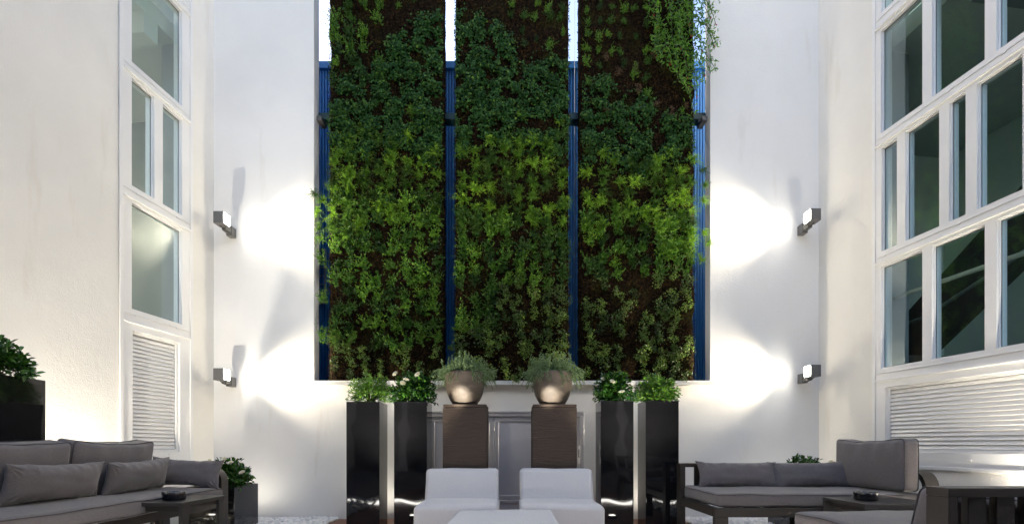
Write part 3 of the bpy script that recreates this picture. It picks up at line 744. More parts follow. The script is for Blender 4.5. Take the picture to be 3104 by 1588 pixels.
GP='tall black planters lined up before the end wall'
tall=[(871,954.5,1009.7,'outermost left tall gloss black planter, loose light green shrub in it','loose light green shrub in the outermost left tall planter',M_gard_y,0,.47,.29,.036,31),
      (991,1073.8,1009.7,'tall gloss black planter just left of the left brown pedestal','dense dark gardenia with cream blooms in the planter left of the left pedestal',M_gard,5,.46,.30,.052,34),
      (1511.6,1594,1008,'tall gloss black planter just right of the right brown pedestal','dark dense shrub with faded blooms in the planter right of the right pedestal',M_gard,3,.43,.29,.050,33),
      (1624.4,1707.8,1007.4,'outermost right tall gloss black planter, beside the daybed','bright leafy shrub without flowers in the outermost right tall planter',M_gard_y,0,.46,.26,.046,36)]
for i,(a,b_,yt,lab,lab2,m,nf,w,h,lf,sd) in enumerate(tall):
    z0=6.0; x0=(a-1288)/1290*z0; x1=(b_-1288)/1290*z0; top=EYE+(1120-yt)/1290*z0; s=x1-x0
    taper_planter('tall_planter',x0,x1,z0,z0+s,-.035,top,lab,GP)
    shrub('potted_shrub',((x0+x1)/2+(.03 if i in(0,) else 0),z0+s/2,top-.0),w*1.15,.44,h*1.2,1500 if m is M_gard_y else 1300,lf,m,lab2,nf,seed=sd,aspect=.42 if m is M_gard_y else .5)
# big planter behind the sofa (aligned with wall)
pl=taper_planter('tall_planter',-4.262,-3.882,3.85,4.27,-.05,1.49,'black planter standing behind the long sofa at the photo\'s edge')
shrub('potted_shrub',(-4.07,4.05,1.49),.47,.46,.29,560,.066,M_gard,'big leaved dark green plant in the planter behind the long sofa',0,seed=41,aspect=.5)
taper_planter('low_planter',-3.65,-3.113,5.75,6.29,-.05,.489,'low square gloss black planter at the far end of the long sofa')
shrub('gardenia_bush',(-3.30,5.98,.46),.50,.46,.33,620,.062,M_gard,'dark gardenia bush with cream flowers beyond the long sofa',9,seed=43,aspect=.42)
taper_planter('low_planter',3.18,3.70,5.87,6.38,-.05,.489,'low square gloss black planter behind the daybed')
shrub('gardenia_bush',(3.50,6.12,.46),.50,.46,.36,620,.055,M_gard,'gardenia bush with cream flowers showing over the daybed rail',8,seed=47,aspect=.45)

# pedestals, pots, rosemary
def rosemary(loc,label,seed):
    global rng; rng=np.random.default_rng(seed); random.seed(seed)
    root=empty('rosemary_plant',loc); tag(root,label,'plant'); st=MB(); P=[];D=[]
    for k in range(340):
        a=random.uniform(0,2*PI); kind=random.random()
        r0=random.uniform(0,.19); base=Vector((r0*math.cos(a),r0*math.sin(a),-.02))
        if kind<.5:   # upright
            tip=base+Vector((math.cos(a)*random.uniform(0,.13),math.sin(a)*random.uniform(0,.13),random.uniform(.09,.21) if random.random()<.93 else .27)); mid=(base+tip)/2+Vector((math.cos(a)*.05,math.sin(a)*.05,-.01))
        else:          # sprawling over the rim
            rr=random.uniform(.25,.41); tip=Vector((rr*math.cos(a),rr*math.sin(a)*.9,random.uniform(-.14,.06))); mid=Vector((tip.x*.75,tip.y*.75,random.uniform(.06,.13)))
            if random.random()<.2: tip.z-=.07
        q=lambda t:base*(1-t)**2+mid*2*t*(1-t)+tip*t*t
        st.tube([q(i/5) for i in range(6)],.0022,4)
        nn=46
        for i in range(nn):
            t=.15+.85*i/nn; p=q(t); tg=((tip-mid)*t+(mid-base)*(1-t)).normalized()
            P.append(p[:]); v=Vector((random.gauss(0,1),random.gauss(0,1),random.gauss(0,1))); D.append((tg*.9+v.normalized()*.75)[:])
    st.build('stem',M_gstem,root)
    P=np.array(P);D=np.array(D);n=len(P);L=rng.uniform(.018,.032,n)
    V,F=leaf_arrays(P,D,rnd_unit(n),L,L*.24+.0018); np_mesh('foliage',V,F,M_rose,root)
for i,(x0,x1,pc) in enumerate(((-.811,-.298,1170),(.242,.760,1389.5))):
    side=('left','right')[i]
    root=empty('pedestal',((x0+x1)/2,6.26,-.035)); tag(root,f'ribbed brown stone pedestal carrying the {side} bronze pot','pedestal','brown pedestals behind the light chairs')
    hw=(x1-x0)/2
    MB().box(-hw,hw,-.26,.26,0,1.428).build('column',M_ped,root,bevel=.006)
    MB().box(-hw+.005,hw-.002,-.258,.255,1.434,1.468).build('cap_slab',M_ped,root,bevel=.006)
    MB().box(-hw+.03,hw-.03,-.22,.22,1.427,1.4345).build('joint',M_blackgap,root)
    cx=(pc-1288)/1290*6.25
    pot=empty('plant_pot',(cx,6.25,1.4335)); tag(pot,f'round bronze glazed bowl pot on the {side} pedestal, overflowing with rosemary','pot','bronze bowl pots on the pedestals')
    prof=[(.02,0),(.125,0),(.137,.004),(.160,.03),(.185,.07),(.208,.12),(.226,.18),(.236,.24),(.241,.31),(.242,.38),(.240,.40),(.228,.402),(.224,.39),(.222,.36)]
    MB().lathe(prof,72).build('bowl',M_pot,pot,smooth=True)
    MB().lathe([(.005,.352),(.12,.362),(.222,.352)],40).build('soil',M_soil,pot,smooth=True)
    rosemary((cx,6.25,1.815),f'grey green rosemary sprawling out of the {side} bronze pot',60+i)

# ------------------------------------------------------------------ soft furniture
def rbox(w,d,h,r,n=10,k=5):
    """rounded box verts/faces centred at origin"""
    def coords(L,nn):
        H=L/2; a=[-H+r*(1-math.cos(PI/2*i/k)) if False else -H+r*i/k for i in range(k+1)]
        inner=[-H+r+(L-2*r)*i/nn for i in range(1,nn)]
        b=[H-r+r*i/k for i in range(k+1)]
        return a+inner+b
    cx,cy,cz=coords(w,n),coords(d,n),coords(h,max(3,n//2))
    bm=bmesh.new(); dims=(w/2,d/2,h/2); cs=(cx,cy,cz)
    for ax in range(3):
        u,v=[i for i in range(3) if i!=ax]
        for sg in (-1,1):
            grid=[]
            for a in cs[u]:
                row=[]
                for b in cs[v]:
                    p=[0,0,0]; p[ax]=sg*dims[ax]; p[u]=a; p[v]=b
                    row.append(bm.verts.new(p))
                grid.append(row)
            for i in range(len(cs[u])-1):
                for j in range(len(cs[v])-1):
                    q=[grid[i][j],grid[i+1][j],grid[i+1][j+1],grid[i][j+1]]
                    if (sg>0)==(ax==1): q=q[::-1]
                    bm.faces.new(q)
    bmesh.ops.remove_doubles(bm,verts=bm.verts,dist=1e-5)
    for v in bm.verts:
        c=Vector([max(-dims[i]+r,min(dims[i]-r,v.co[i])) for i in range(3)]); dd=v.co-c
        if dd.length>1e-9: v.co=c+dd.normalized()*r
    bmesh.ops.recalc_face_normals(bm,faces=bm.faces)
    return bm
def soften(bm,a,sd):
    for v in bm.verts:
        q=v.co*3.2; v.co += Vector((noise.noise(q+Vector((sd,0,0))),noise.noise(q+Vector((0,sd,0))),noise.noise(q+Vector((0,0,sd)))))*a + Vector((0,0,a*.35*noise.noise(v.co*11)))
def bm_obj(name,bm,m,parent=None):
    me=bpy.data.meshes.new(name); bm.to_mesh(me); bm.free(); me.materials.append(m)
    me.polygons.foreach_set('use_smooth',[True]*len(me.polygons)); return link(bpy.data.objects.new(name,me),parent)
def seam(parent,w,d,z,r,cr=0,name='piping',rad=.0035,crown=None):
    pts=[]; hw,hd=w/2,d/2
    for (cx,cy,a0) in ((hw-r,hd-r,0),(-hw+r,hd-r,90),(-hw+r,-hd+r,180),(hw-r,-hd+r,270)):
        for i in range(5): a=R(a0+22.5*i); pts.append(Vector((cx+r*math.cos(a),cy+r*math.sin(a),z)))
    # densify
    out=[]
    for i in range(len(pts)):
        a,b=pts[i],pts[(i+1)%len(pts)]; k=max(1,int((b-a).length/.06))
        for j in range(k): out.append(a.lerp(b,j/k))
    out.append(out[0].copy())
    return out
def box_cushion(name,parent,w,d,h,loc,crown=.03,r=.035,rot=(0,0,0),m=None,wr=.010,seed=0,label=None,top=None):
    bm=rbox(w,d,h,r,14,4); 
    for v in bm.verts:
        fx=max(0,1-(2*v.co.x/w)**2); fy=max(0,1-(2*v.co.y/d)**2); fz=max(0,1-(2*v.co.z/h)**2)
        s=1 if v.co.z>0 else -1
        nz=noise.noise(Vector((v.co.x*3+seed,v.co.y*3,v.co.z*2)))+.5*noise.noise(Vector((v.co.x*9,v.co.y*9+seed,1)))
        v.co.z += s*(crown*(fx*fy)**.6*(abs(v.co.z)/(h/2))+wr*nz)
        sx=1 if v.co.x>0 else -1; v.co.x += sx*crown*.35*(fy*fz)**.6*(abs(v.co.x)/(w/2))
        sy=1 if v.co.y>0 else -1; v.co.y += sy*crown*.35*(fx*fz)**.6*(abs(v.co.y)/(d/2))
    o=bm_obj(name,bm,m or M_cush,parent); o.location=loc; o.rotation_euler=rot
    for z in (h/2-r*.35,-h/2+r*.35):
        pts=seam(None,w-.001,d-.001,z,r)
        for p in pts:
            sx=1 if p.x>0 else -1; sy=1 if p.y>0 else -1
            fx=max(0,1-(2*p.x/w)**2); fy=max(0,1-(2*p.y/d)**2); fz=.2
            p.x+=sx*crown*.35*(fy*fz)**.6*(abs(p.x)/(w/2)); p.y+=sy*crown*.35*(fx*fz)**.6*(abs(p.y)/(d/2))
            p.z+=(1 if z>0 else -1)*wr*noise.noise(Vector((p.x*3+seed,p.y*3,z*2)))
        MB().tube(pts,.0038,6,cap=False).build('piping',M_pipe,o,smooth=True)
    return o
def pillow(name,w,h,t,loc,rot,label,seed=0,group=None):
    """throw pillow standing in local xz, thickness in y"""
    nu,nv=64,40; V=[];F=[]
    def P(u,v,s):
        au,av=abs(u),abs(v)
        x=u*w/2*(1-.09*(1-v*v)*au**3 ); z=v*h/2*(1-.17*(1-u*u)*av**3+.03*au**4)
        prof=((1-au**2.6)**.55)*((1-av**2.4)**.5)
        y=s*t/2*prof
        # radiating corner wrinkles
        cx,cz=(1 if u>0 else -1),(1 if v>0 else -1); dx,dz=(u-cx)*w/h,(v-cz); ang=math.atan2(dz,dx); dist=math.hypot(dx,dz)
        wrk=math.sin(ang*15+seed*1.7+2*noise.noise(Vector((u*3,v*3,seed))))*math.exp(-((dist-.30)/.28)**2)*.015
        tw=math.sin(u*21+seed*2+3*noise.noise(Vector((u*4,v*2,seed+4))))*math.exp(-((1-av)/.30)**2)*.009
        y+= s*(wrk+tw)*min(1,prof*2.2)
        y+= s*.010*noise.noise(Vector((u*2.5+seed,v*2,s)))*prof
        z+= .008*noise.noise(Vector((u*3,seed,v*.5)))
        return (x,y,z)
    for s in (1,-1):
        for j in range(nv+1):
            for i in range(nu+1):
                u=-1+2*i/nu; v=-1+2*j/nv
                u=math.copysign(abs(u)**.8,u); v=math.copysign(abs(v)**.8,v)
                V.append(P(u,v,s))
    n=(nu+1)*(nv+1)
    for s in (0,1):
        for j in range(nv):
            for i in range(nu):
                a=s*n+j*(nu+1)+i; q=(a,a+1,a+nu+2,a+nu+1); F.append(q[::-1] if s==0 else q)
    bm=bmesh.new(); vs=[bm.verts.new(v) for v in V]
    for f in F: bm.faces.new([vs[i] for i in f])
    bmesh.ops.remove_doubles(bm,verts=bm.verts,dist=1e-4)
    bmesh.ops.recalc_face_normals(bm,faces=bm.faces)
    o=bm_obj(name,bm,M_cush); o.location=loc; o.rotation_euler=rot; tag(o,label,'pillow',group)
    return o
def backcushion(w,h,t,loc,rot,label,seed=0):
    """boxy back cushion; local x width, y thickness, z height"""
    bm=rbox(w,t,h,.045,16,4)
    for v in bm.verts:
        fx=max(0,1-(2*v.co.x/w)**2); fz=max(0,1-(2*v.co.z/h)**2); fy=max(0,1-(2*v.co.y/t)**2)
        s=1 if v.co.y>0 else -1
        topsag=-.028*fx*max(0,v.co.z/(h/2))**3
        ang=math.sin(v.co.x*26+seed+2*noise.noise(Vector((v.co.x*5,v.co.z*3,seed))))
        fold=ang*.011*math.exp(-((1-v.co.z/(h/2))/.5)**2)
        v.co.y+=s*(.035*(fx*fz)**.6+fold*min(1,fx*3)+.006*noise.noise(Vector((v.co.x*4,v.co.z*4,seed))))*(abs(v.co.y)/(t/2))
        v.co.x+=(1 if v.co.x>0 else -1)*(.012*(fz*fy)**.6+.003*math.sin(v.co.z*60+seed)*fy)*(abs(v.co.x)/(w/2))
        v.co.z+=topsag+.012*noise.noise(Vector((v.co.x*4+seed,0,v.co.z)))*(v.co.z>0)
    o=bm_obj('back_cushion',bm,M_cush); o.location=loc; o.rotation_euler=rot; tag(o,label,'cushion')
    for sgn in (-1,1):
        hw,hh=w/2-.003,h/2-.003; r=.04; pts=[]
        for (cx,cz,a0) in ((hw-r,hh-r,0),(-hw+r,hh-r,90),(-hw+r,-hh+r,180),(hw-r,-hh+r,270)):
            for i in range(5): a=R(a0+22.5*i); pts.append(Vector((cx+r*math.cos(a),sgn*(t/2-.018),cz+r*math.sin(a))))
        out=[]
        for i in range(len(pts)):
            a,b=pts[i],pts[(i+1)%len(pts)]; k=max(1,int((b-a).length/.04))
            for j in range(k): out.append(a.lerp(b,j/k))
        out.append(out[0].copy())
        for p in out:
            fx=max(0,1-(2*p.x/w)**2); fz=max(0,1-(2*p.z/h)**2); fy=max(0,1-(2*p.y/t)**2)
            ts=-.028*fx*max(0,p.z/(h/2))**3+.012*noise.noise(Vector((p.x*4+seed,0,p.z)))*(p.z>0)
            p.x+=(1 if p.x>0 else -1)*(.012*(fz*fy)**.6)*(abs(p.x)/(w/2)); p.z+=ts
        MB().tube(out,.0042,6,cap=False).build('piping',M_pipe,o,smooth=True)
    return o
# light armchairs
def slipper(x0,x1,label):
    cx=(x0+x1)/2; w=x1-x0
    root=empty('slipper_chair',(cx,5.45,-.035)); tag(root,label,'chair','light grey armless chairs before the pedestals')
    bm=rbox(w,.80,.34,.055,10,6)
    for v in bm.verts:
        fx=max(0,1-(2*v.co.x/w)**2); fy=max(0,1-(2*v.co.y/.8)**2)
        if v.co.z>0: v.co.z+=.012*(fx*fy)**.5
        if v.co.y<0: v.co.y*=1+.06*(v.co.z/.17)*-1*.5
    soften(bm,.008,x0+5); o=bm_obj('seat',bm,M_fab,root); o.location=(0,0,.225)
    bm=rbox(w-.012,.15,.44,.05,10,6)
    for v in bm.verts:
        fx=max(0,1-(2*v.co.x/w)**2); k=(v.co.z+.22)/.44
        v.co.y+= .16*k + (-.012*fx if v.co.y<0 else .012*fx); v.co.x*= (1.0-.012*k)
    soften(bm,.009,x0+9); b=bm_obj('backrest',bm,M_fab,root); b.location=(0,.26,.505)
    for (sx,sy) in ((-1,-1),(1,-1),(-1,1),(1,1)):
        MB().box(-.03,.03,-.03,.03,0,.06).build('leg',M_met,root).location=(sx*(w/2-.08),sy*.32,0)
    return root
slipper(-.98,-.14,'light grey armless chair standing before the left pedestal')
slipper(.08,.92,'light grey armless chair standing before the right pedestal')
ot=empty('ottoman',(-.065,4.28,-.035)); tag(ot,'light grey upholstered square ottoman at the bottom edge, before the two chairs','ottoman')
bm=rbox(.885,.93,.34,.05,12,6)
for v in bm.verts:
    if v.co.z>0: v.co.z+=.010*(max(0,1-(2*v.co.x/.885)**2)*max(0,1-(2*v.co.y/.93)**2))**.5
soften(bm,.008,3); bm_obj('seat',bm,M_fab,ot).location=(0,0,.225)
for (sx,sy) in ((-1,-1),(1,-1),(-1,1),(1,1)): MB().box(-.03,.03,-.03,.03,0,.06).build('leg',M_met,ot).location=(sx*.36,sy*.38,0)

# --- arm loop : flat bar following a path, given in a local plane
def bar_path(pts,w,t,axis):
    """sweep rectangular section along pts; w = width along axis vector, t = thickness in plane (outward normal = left of path)"""
    mb=MB(); ax=Vector(axis); k=len(pts); pts=[Vector(p) for p in pts]
    for i,p in enumerate(pts):
        tg=(pts[min(i+1,k-1)]-pts[max(i-1,0)]).normalized(); nn=ax.cross(tg).normalized()
        mb.v += [p-ax*w/2, p+ax*w/2, p+ax*w/2+nn*t, p-ax*w/2+nn*t]
    for i in range(k-1):
        a=4*i
        for j in range(4): mb.f.append([a+j,a+(j+1)%4,a+4+(j+1)%4,a+4+j])
    mb.f.append([3,2,1,0]); a=4*(k-1); mb.f.append([a,a+1,a+2,a+3])
    return mb
def fixn(o):
    bm=bmesh.new(); bm.from_mesh(o.data); bmesh.ops.recalc_face_normals(bm,faces=bm.faces); bm.to_mesh(o.data); bm.free(); return o
def arc(c,r,a0,a1,n,plane):
    out=[]
    for i in range(n+1):
        a=R(a0+(a1-a0)*i/n)
        if plane=='yz': out.append(Vector((c[0],c[1]+r*math.cos(a),c[2]+r*math.sin(a))))
        else: out.append(Vector((c[0]+r*math.cos(a),c[1],c[2]+r*math.sin(a))))
    return out

# --- daybed at the right
root=empty('daybed',(2.9,5.25,-.035)); tag(root,'taupe cushioned metal daybed with slatted back beside the right wall','daybed')
def part(mb,name,m,bevel=.003,parent=None,smooth=False): 
    o=mb.build(name,m,parent or root,bevel=bevel,smooth=smooth); o.data.transform(Matrix.Translation(-root.location)); return fixn(o)
x0,x1,y0,y1=1.86,3.92,4.70,5.79
f=MB(); f.box(x0+.0,x1-.0,y0,y0+.06,.293,.375); f.box(x0,x0+.055,y0+.0605,y1-.126,.293,.375); f.box(x1-.06,x1,y0+.0605,y1-.061,.293,.375); f.box(x0+.056,x1,y1-.06,y1,.293,.375)
for k in range(9): f.box(x0+.25+.2*k,x0+.31+.2*k,y0+.061,y1-.061,.33,.36)
part(f,'seat_frame',M_met)
part(MB().box(x0+.001,x0+.125,y0+.001,y0+.059,-.035,.292),'leg',M_met)
part(MB().box(x0-.001,x0+.056,y1-.125,y1+.001,-.035,.752),'rear_post',M_met)
part(MB().box(x1-.11,x1-.001,y1-.059,y1-.001,-.035,.292),'leg',M_met)
part(MB().box(x0+.057,x1,y1-.12,y1-.001,.712,.754),'back_rail',M_met)
part(MB().box(x0+.057,x1,y1-.075,y1-.02,.376,.43),'lower_back_rail',M_met)
X=3.556
while X>2.1:
    part(MB().box(X-.190+.0,X-.19-.14+.1,y1-.07,y1-.03,.4305,.7115) if False else MB().box(X-.185,X-.04,y1-.07,y1-.03,.4305,.7115),'back_slat',M_met); X-=.19
part(MB().box(3.557,3.70,y1-.07,y1-.03,.4305,.7115),'back_slat',M_met)
# right arm loop
pts=[Vector((3.857,y1-.122,.712)),Vector((3.857,y0+.16,.712))]+arc((3.857,y0+.16,.552),.16,90,180,10,'yz')[1:]+[Vector((3.857,y0,-.03))]
am=bar_path(pts,.125,.045,(1,0,0)); part(am,'arm_loop',M_met,bevel=0)
o=bpy.data.objects['arm_loop']; o.data.polygons.foreach_set('use_smooth',[True]*len(o.data.polygons)); o.data.set_sharp_from_angle(angle=R(35))
sc=box_cushion('seat_cushion',root,1.90,.955,.125,(2.86-2.9,5.235-5.25,.440+.035),crown=.012,seed=3)
backcushion(.93,.50,.17,(3.67,5.20,.77),(0,R(0),R(-88)),'tall grey back cushion at the daybed\'s right end',seed=2)
GPil='grey lumbar pillows on the daybed'
pillow('throw_pillow',.89,.30,.17,(2.44,5.56,.63),(R(-17),R(.5),0),'left one of two grey lumbar pillows on the daybed',1,GPil)
pillow('throw_pillow',.92,.30,.17,(3.24,5.54,.635),(R(-17),R(-1.5),R(-2)),'right one of two grey lumbar pillows on the daybed',2,GPil)

# --- armchair in the right foreground, its back to the camera
root=empty('lounge_armchair',(2.6,2.95,-.035)); tag(root,'dark slatted back lounge chair at the lower right corner, seen from behind','armchair')
x0,x1,y0,y1=2.0,3.1,2.35,3.55
f=MB(); f.box(x0,x1,y0+.0,y0+.13,.714,.755); part(f,'back_rail',M_met)
part(MB().box(x0+.0005,x0+.042,y0+.001,y0+.129,-.035,.7135),'rear_post',M_met); part(MB().box(x1-.042,x1-.0005,y0+.001,y0+.129,-.035,.7135),'rear_post',M_met)
part(MB().box(x0+.043,x1-.043,y0+.02,y0+.09,.30,.375),'lower_back_rail',M_met)
X=x0+.044
part(MB().box(X,X+.045,y0+.05,y0+.09,.3755,.7135),'back_slat',M_met); X+=.092
while X<x1-.1:
    part(MB().box(X,X+.086,y0+.05,y0+.09,.3755,.7135),'back_slat',M_met); X+=.133
f=MB(); f.box(x0,x1,y1-.06,y1,.293,.375); f.box(x0,x0+.055,y0+.131,y1-.061,.293,.375); f.box(x1-.055,x1,y0+.131,y1-.061,.293,.375); part(f,'seat_frame',M_met)
part(MB().box(x0+.001,x0+.125,y1-.059,y1-.001,-.035,.292),'leg',M_met); part(MB().box(x1-.125,x1-.001,y1-.059,y1-.001,-.035,.292),'leg',M_met)
box_cushion('seat_cushion',root,1.22,1.02,.125,(2.555-2.6,3.04-2.95,.435+.035),crown=.016,seed=8)
backcushion(1.04,.36,.17,(2.625,2.63,.555),(R(15),0,R(1)),'grey back cushion leaning inside the lounge chair at the lower right',seed=5)

# --- long sofa at the left (faces +x)
root=empty('long_sofa',(-3.5,4.1,-.035)); tag(root,'long taupe cushioned metal sofa along the left wall','sofa')
x0,x1,y0,y1=-3.86,-3.10,2.45,5.60
f=MB(); f.box(x1-.06,x1,y0,y1-.13,.293,.375); f.box(x0,x0+.06,y0,y1-.13,.293,.375); f.box(x0+.061,x1-.061,y0,y0+.06,.293,.375); f.box(x0+.061,x1-.061,y1-.19,y1-.131,.293,.375)
for k in range(14): f.box(x0+.061,x1-.061,y0+.2+.2*k,y0+.26+.2*k,.33,.36)
part(f,'seat_frame',M_met)
part(MB().box(x0,x0+.12,y0+.0,y1-.131,.712,.752),'back_rail',M_met)
Y=y0+.1
while Y<y1-.3: part(MB().box(x0+.03,x0+.07,Y,Y+.14,.376,.7115),'back_slat',M_met); Y+=.19
part(MB().box(x0+.001,x0+.056,y0-.13,y0-.001,-.035,.751),'rear_post',M_met)
part(MB().box(x1-.059,x1-.001,3.4,3.52,-.035,.292),'leg',M_met); part(MB().box(x1-.059,x1-.001,y0+.01,y0+.13,-.035,.292),'leg',M_met)
yc=y1-.065
pts=[Vector((x0,yc,-.03)),Vector((x0,yc,.60))]+[Vector((x0+.11+.11*math.cos(R(180-9*i)),yc,.60+.11*math.sin(R(180-9*i)))) for i in range(1,11)]+[Vector((x1-.14+.14*math.cos(R(90-9*i)),yc,.57+.14*math.sin(R(90-9*i)))) for i in range(0,11)]+[Vector((x1,yc,-.03))]
am=bar_path(pts,.128,.042,(0,1,0)); o=part(am,'arm_loop',M_met,bevel=0)
o.data.polygons.foreach_set('use_smooth',[True]*len(o.data.polygons)); o.data.set_sharp_from_angle(angle=R(35))
box_cushion('seat_cushion',root,.80,2.98,.13,(-3.455+3.5,3.945-4.1,.442+.035),crown=.018,seed=6,wr=.008)
backcushion(.93,.50,.18,(-3.70,4.68,.755),(R(0),R(0),R(90)),'farther of the two tall grey back cushions on the long sofa',seed=7).rotation_euler=(R(8),0,R(90))
backcushion(.98,.49,.18,(-3.69,3.68,.75),(R(8),0,R(90)),'nearer of the two tall grey back cushions on the long sofa, at the photo\'s edge',seed=9)
GL='grey lumbar pillows on the long sofa'
pillow('throw_pillow',.86,.31,.18,(-3.50,3.93,.67),(R(13),R(1),R(90)),'nearest of three grey lumbar pillows on the long sofa, at the photo\'s left edge',3,GL)
pillow('throw_pillow',.84,.31,.18,(-3.50,4.80,.67),(R(13),R(-2),R(92)),'middle of three grey lumbar pillows on the long sofa',4,GL)
pillow('throw_pillow',.76,.31,.18,(-3.41,5.36,.665),(R(-13),R(3),R(0)),'farthest of three grey lumbar pillows, leaning on the far arm of the long sofa',5,GL)

# --- side tables
def side_table(x0,x1,y0,y1,turn,label):
    cx,cy=(x0+x1)/2,(y0+y1)/2; root=empty('side_table',(cx,cy,-.035)); tag(root,label,'table')
    a,b=(x1-x0)/2,(y1-y0)/2; T=.48+.035; th=.032
    MB().box(-a,a,-b,b,T-th,T).build('tabletop',M_tab,root,bevel=.003)
    lx,ly=(.028,.10) if turn else (.10,.028)
    for sx in (-1,1):
        for sy in (-1,1):
            xa,xb=sorted((sx*(a-.001),sx*(a-lx))); ya,yb=sorted((sy*(b-.001),sy*(b-ly)))
            MB().box(xa,xb,ya,yb,0,T-th-.0005).build('leg',M_tab,root,bevel=.002)
    ap=MB(); i=.045
    ap.box(-a+i,a-i,-b+i,-b+i+.02,T-th-.045,T-th-.001); ap.box(-a+i,a-i,b-i-.02,b-i,T-th-.045,T-th-.001)
    ap.box(-a+i,-a+i+.02,-b+i+.021,b-i-.021,T-th-.045,T-th-.001); ap.box(a-i-.02,a-i,-b+i+.021,b-i-.021,T-th-.045,T-th-.001)
    ap.build('apron',M_tab,root)
side_table(-3.267,-2.718,4.22,4.86,True,'low charcoal metal side table before the long sofa')
side_table(2.84,3.484,4.04+.36,4.66,False,'low charcoal metal side table before the daybed') if False else side_table(2.84,3.484,4.12,4.69,False,'low charcoal metal side table before the daybed')
def ashtray(loc,label):
    root=empty('ashtray',loc); tag(root,label,'ashtray')
    notch=lambda th,r,z: -.014*max(0,math.cos(4*th+.6)-.86)/.14 if z>.055 else 0
    prof=[(.01,0),(.078,0),(.088,.006),(.090,.02),(.091,.05),(.093,.056),(.093,.066),(.088,.072),(.076,.073),(.068,.068),(.064,.04),(.058,.02),(.02,.016),(.004,.016)]
    MB().lathe(prof,64,fn=notch).build('bowl',M_ash,root,smooth=True)
ashtray((-2.925,4.44,.4805),'round black ceramic ashtray on the table before the long sofa')
ashtray((3.05,4.42,.4805),'round black ceramic ashtray on the table before the daybed')

# ------------------------------------------------------------------ lamps
def spot(name,loc,target,energy,size,blend,col=(1,.88,.68),rad=.03,parent=None):
    l=bpy.data.lights.new(name,'SPOT'); l.energy=energy; l.spot_size=R(size); l.spot_blend=blend; l.color=col; l.shadow_soft_size=rad
    o=bpy.data.objects.new(name,l); link(o); o.location=loc
    o.rotation_euler=(Vector(target)-Vector(loc)).to_track_quat('-Z','Y').to_euler(); return o
LAMP_E=1.0
def wall_lamp(s,zf,label,tilt=0):
    """s=-1 left lamp shining +x ; head front face at y 6.5"""
    xo=-3.725 if s<0 else 3.855
    root=empty('wall_lamp',(xo,6.57,zf)); tag(root,label,'lamp','square floodlights on the end wall')
    d=-s; bx_=-d*.012
    MB().box(-.065,.065,-.07,.08,-.075,.075).build('head',M_lamp,root,bevel=.006)
    MB().box(min(d*.0651,d*.070),max(d*.0651,d*.070),-.060,.070,-.064,.064).build('lens',M_lens,root)
    MB().box(bx_-.03,bx_+.03,.081,.20,-.105,-.03).build('arm',M_lamp,root,bevel=.004)
    bx=-d*.022+d*.01
    MB().box(bx-.040,bx+.040,.20,.308,-.125,.0).build('wall_box',M_lamp,root,bevel=.004)
    cb=[(-.02,.0,-.07),(-.0,.03,-.105),(.02,.09,-.12),(.02,.17,-.10)]
    MB().tube([(d*a,b,c) for a,b,c in cb],.006,6).build('cable',M_blackgap,root,smooth=True)
    loc=Vector((xo+d*.078,6.575,zf)); 
    for ang,e,sz in ((50,.35,80),(30,1.5,70),(12,44,92),(8.5,48,40)):
        spot('floodlight_beam',loc,loc+Vector((d*math.cos(R(ang)),math.sin(R(ang)),0)),e*LAMP_E,sz,1.0)
wall_lamp(-1,3.845,'left upper square floodlight on the end wall'); wall_lamp(-1,1.855,'left lower square floodlight on the end wall')
wall_lamp(1,3.88,'right upper square floodlight on the end wall'); wall_lamp(1,1.90,'right lower square floodlight on the end wall')
def ground_light(loc,target,e,size,label,col=(1,.92,.78)):
    root=empty('ground_uplight',loc); tag(root,label,'lamp')
    MB().lathe([(.01,0),(.055,0),(.058,.02),(.05,.045),(.044,.046)],24).build('housing',M_lamp,root,smooth=True)
    MB().lathe([(.002,.0465),(.042,.0475)],24).build('lens',M_lens,root)
    spot('uplight_beam',Vector(loc)+Vector((0,0,.06)),target,e,size,1,col)
ground_light((-4.08,4.55,-.02),(-4.30,4.75,1.6),120,140,'small round uplight on the pebbles behind the long sofa')
ground_light((4.34,3.95,-.02),(4.62,4.0,1.0),100,120,'small round uplight on the pebbles at the right wall')
def spike_light(loc,target,e,size,label):
    root=empty('spike_light',(loc[0],loc[1],-.035)); tag(root,label,'lamp','small spike spotlights aimed at the bronze pots')
    h=loc[2]+.035
    MB().tube([(0,0,0),(0,0,h-.03)],.008,10).build('spike',M_lamp,root,smooth=True)
    d=(Vector(target)-Vector(loc)).normalized(); c=Vector((0,0,h))
    MB().tube([c-d*.06,c-d*.02,c+d*.045],[.018,.03,.032],20).build('head',M_lamp,root,smooth=True)
    MB().tube([c+d*.0455,c+d*.047],.027,20).build('lens',M_lens,root)
    spot('spike_beam',Vector(loc)+d*.06,target,e,size,.9,(1,.95,.84),.02)
spike_light((-1.40,3.1,.42),(-.60,6.06,1.53),460,5,'small spotlight on a spike aimed at the left bronze pot')
spike_light((-.62,3.1,.42),(.455,6.06,1.53),460,5,'small spotlight on a spike aimed at the right bronze pot')
ground_light((-1.36,5.0,-.034),(-1.55,6.9,4.0),105,66,'unseen uplight added on the deck left of the light armless chairs')  # guessed fixture out of view, added to brighten the green panels
ground_light((1.36,5.0,-.034),(1.55,6.9,4.0),105,66,'unseen uplight added on the deck right of the light armless chairs')  # its twin, also added to brighten the panels
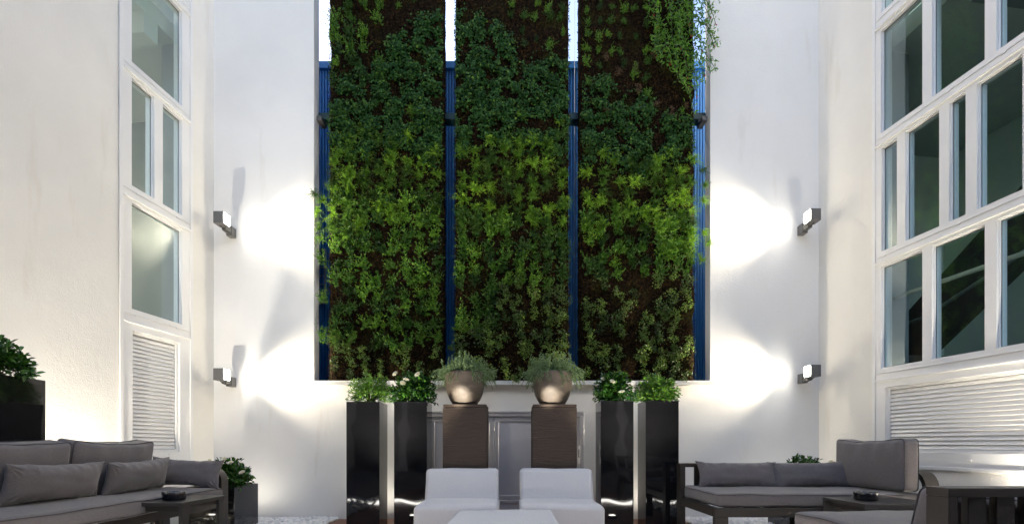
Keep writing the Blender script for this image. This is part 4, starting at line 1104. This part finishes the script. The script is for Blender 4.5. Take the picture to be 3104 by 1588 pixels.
ground_light((-3.38,6.5,-.02),(-3.3,6.75,1.3),2.2,150,'unseen uplight added behind the low planter beyond the long sofa')  # hidden fill light, added to lift the lower end wall
ground_light((3.45,6.6,-.02),(3.3,6.8,1.3),2.2,150,'unseen uplight added behind the low planter at the daybed')  # hidden fill light added for the wall on this side
ground_light((-1.72,6.58,-.034),(-1.72,6.85,1.3),2,150,'unseen uplight added behind the outermost left tall planter')  # weak hidden fill, added for the wall under the sill
ground_light((1.76,6.58,-.034),(1.76,6.85,1.3),2,150,'unseen uplight added behind the outermost right tall planter')  # same added fill on the right
o=MB().box(-2.85,2.85,3.13,3.17,-.034,.0).build('floor_light_strip',M_strip); tag(o,'thin lit strip set across the deck','lamp')

# ------------------------------------------------------------------ sky, sun
W=bpy.data.worlds.new('World'); S.world=W; W.use_nodes=True; nt=W.node_tree
sky=nt.nodes.new('ShaderNodeTexSky'); sky.sky_type='NISHITA'; sky.sun_disc=False
EL,AZ=R(30),R(-75)      # azimuth measured from +y towards +x
sky.sun_elevation=EL; sky.sun_rotation=AZ; sky.air_density=.8; sky.dust_density=4
nt.links.new(sky.outputs[0],nt.nodes['Background'].inputs[0]); nt.nodes['Background'].inputs[1].default_value=.15
sd_=Vector((math.sin(AZ)*math.cos(EL),math.cos(AZ)*math.cos(EL),math.sin(EL)))
sl_=bpy.data.lights.new('sun','SUN'); sl_.energy=3; sl_.angle=R(.5); sl_.color=(1,.95,.88)
so=link(bpy.data.objects.new('sun',sl_)); so.rotation_euler=(-sd_).to_track_quat('-Z','Y').to_euler(); so.location=(0,0,20)

cam=bpy.data.cameras.new('camera'); cam.sensor_width=36; cam.lens=36*1290/2576; cam.shift_y=(1120-659)/2576; cam.clip_end=500; cam.clip_start=.05
co=link(bpy.data.objects.new('camera',cam)); co.location=(0,0,EYE); co.rotation_euler=(R(90),0,0); S.camera=co
S.view_settings.view_transform='Standard'; S.view_settings.look='None'; S.view_settings.exposure=2.25; S.view_settings.gamma=1
S.render.engine='CYCLES'; S.cycles.max_bounces=10; S.cycles.diffuse_bounces=5; S.cycles.transparent_max_bounces=12
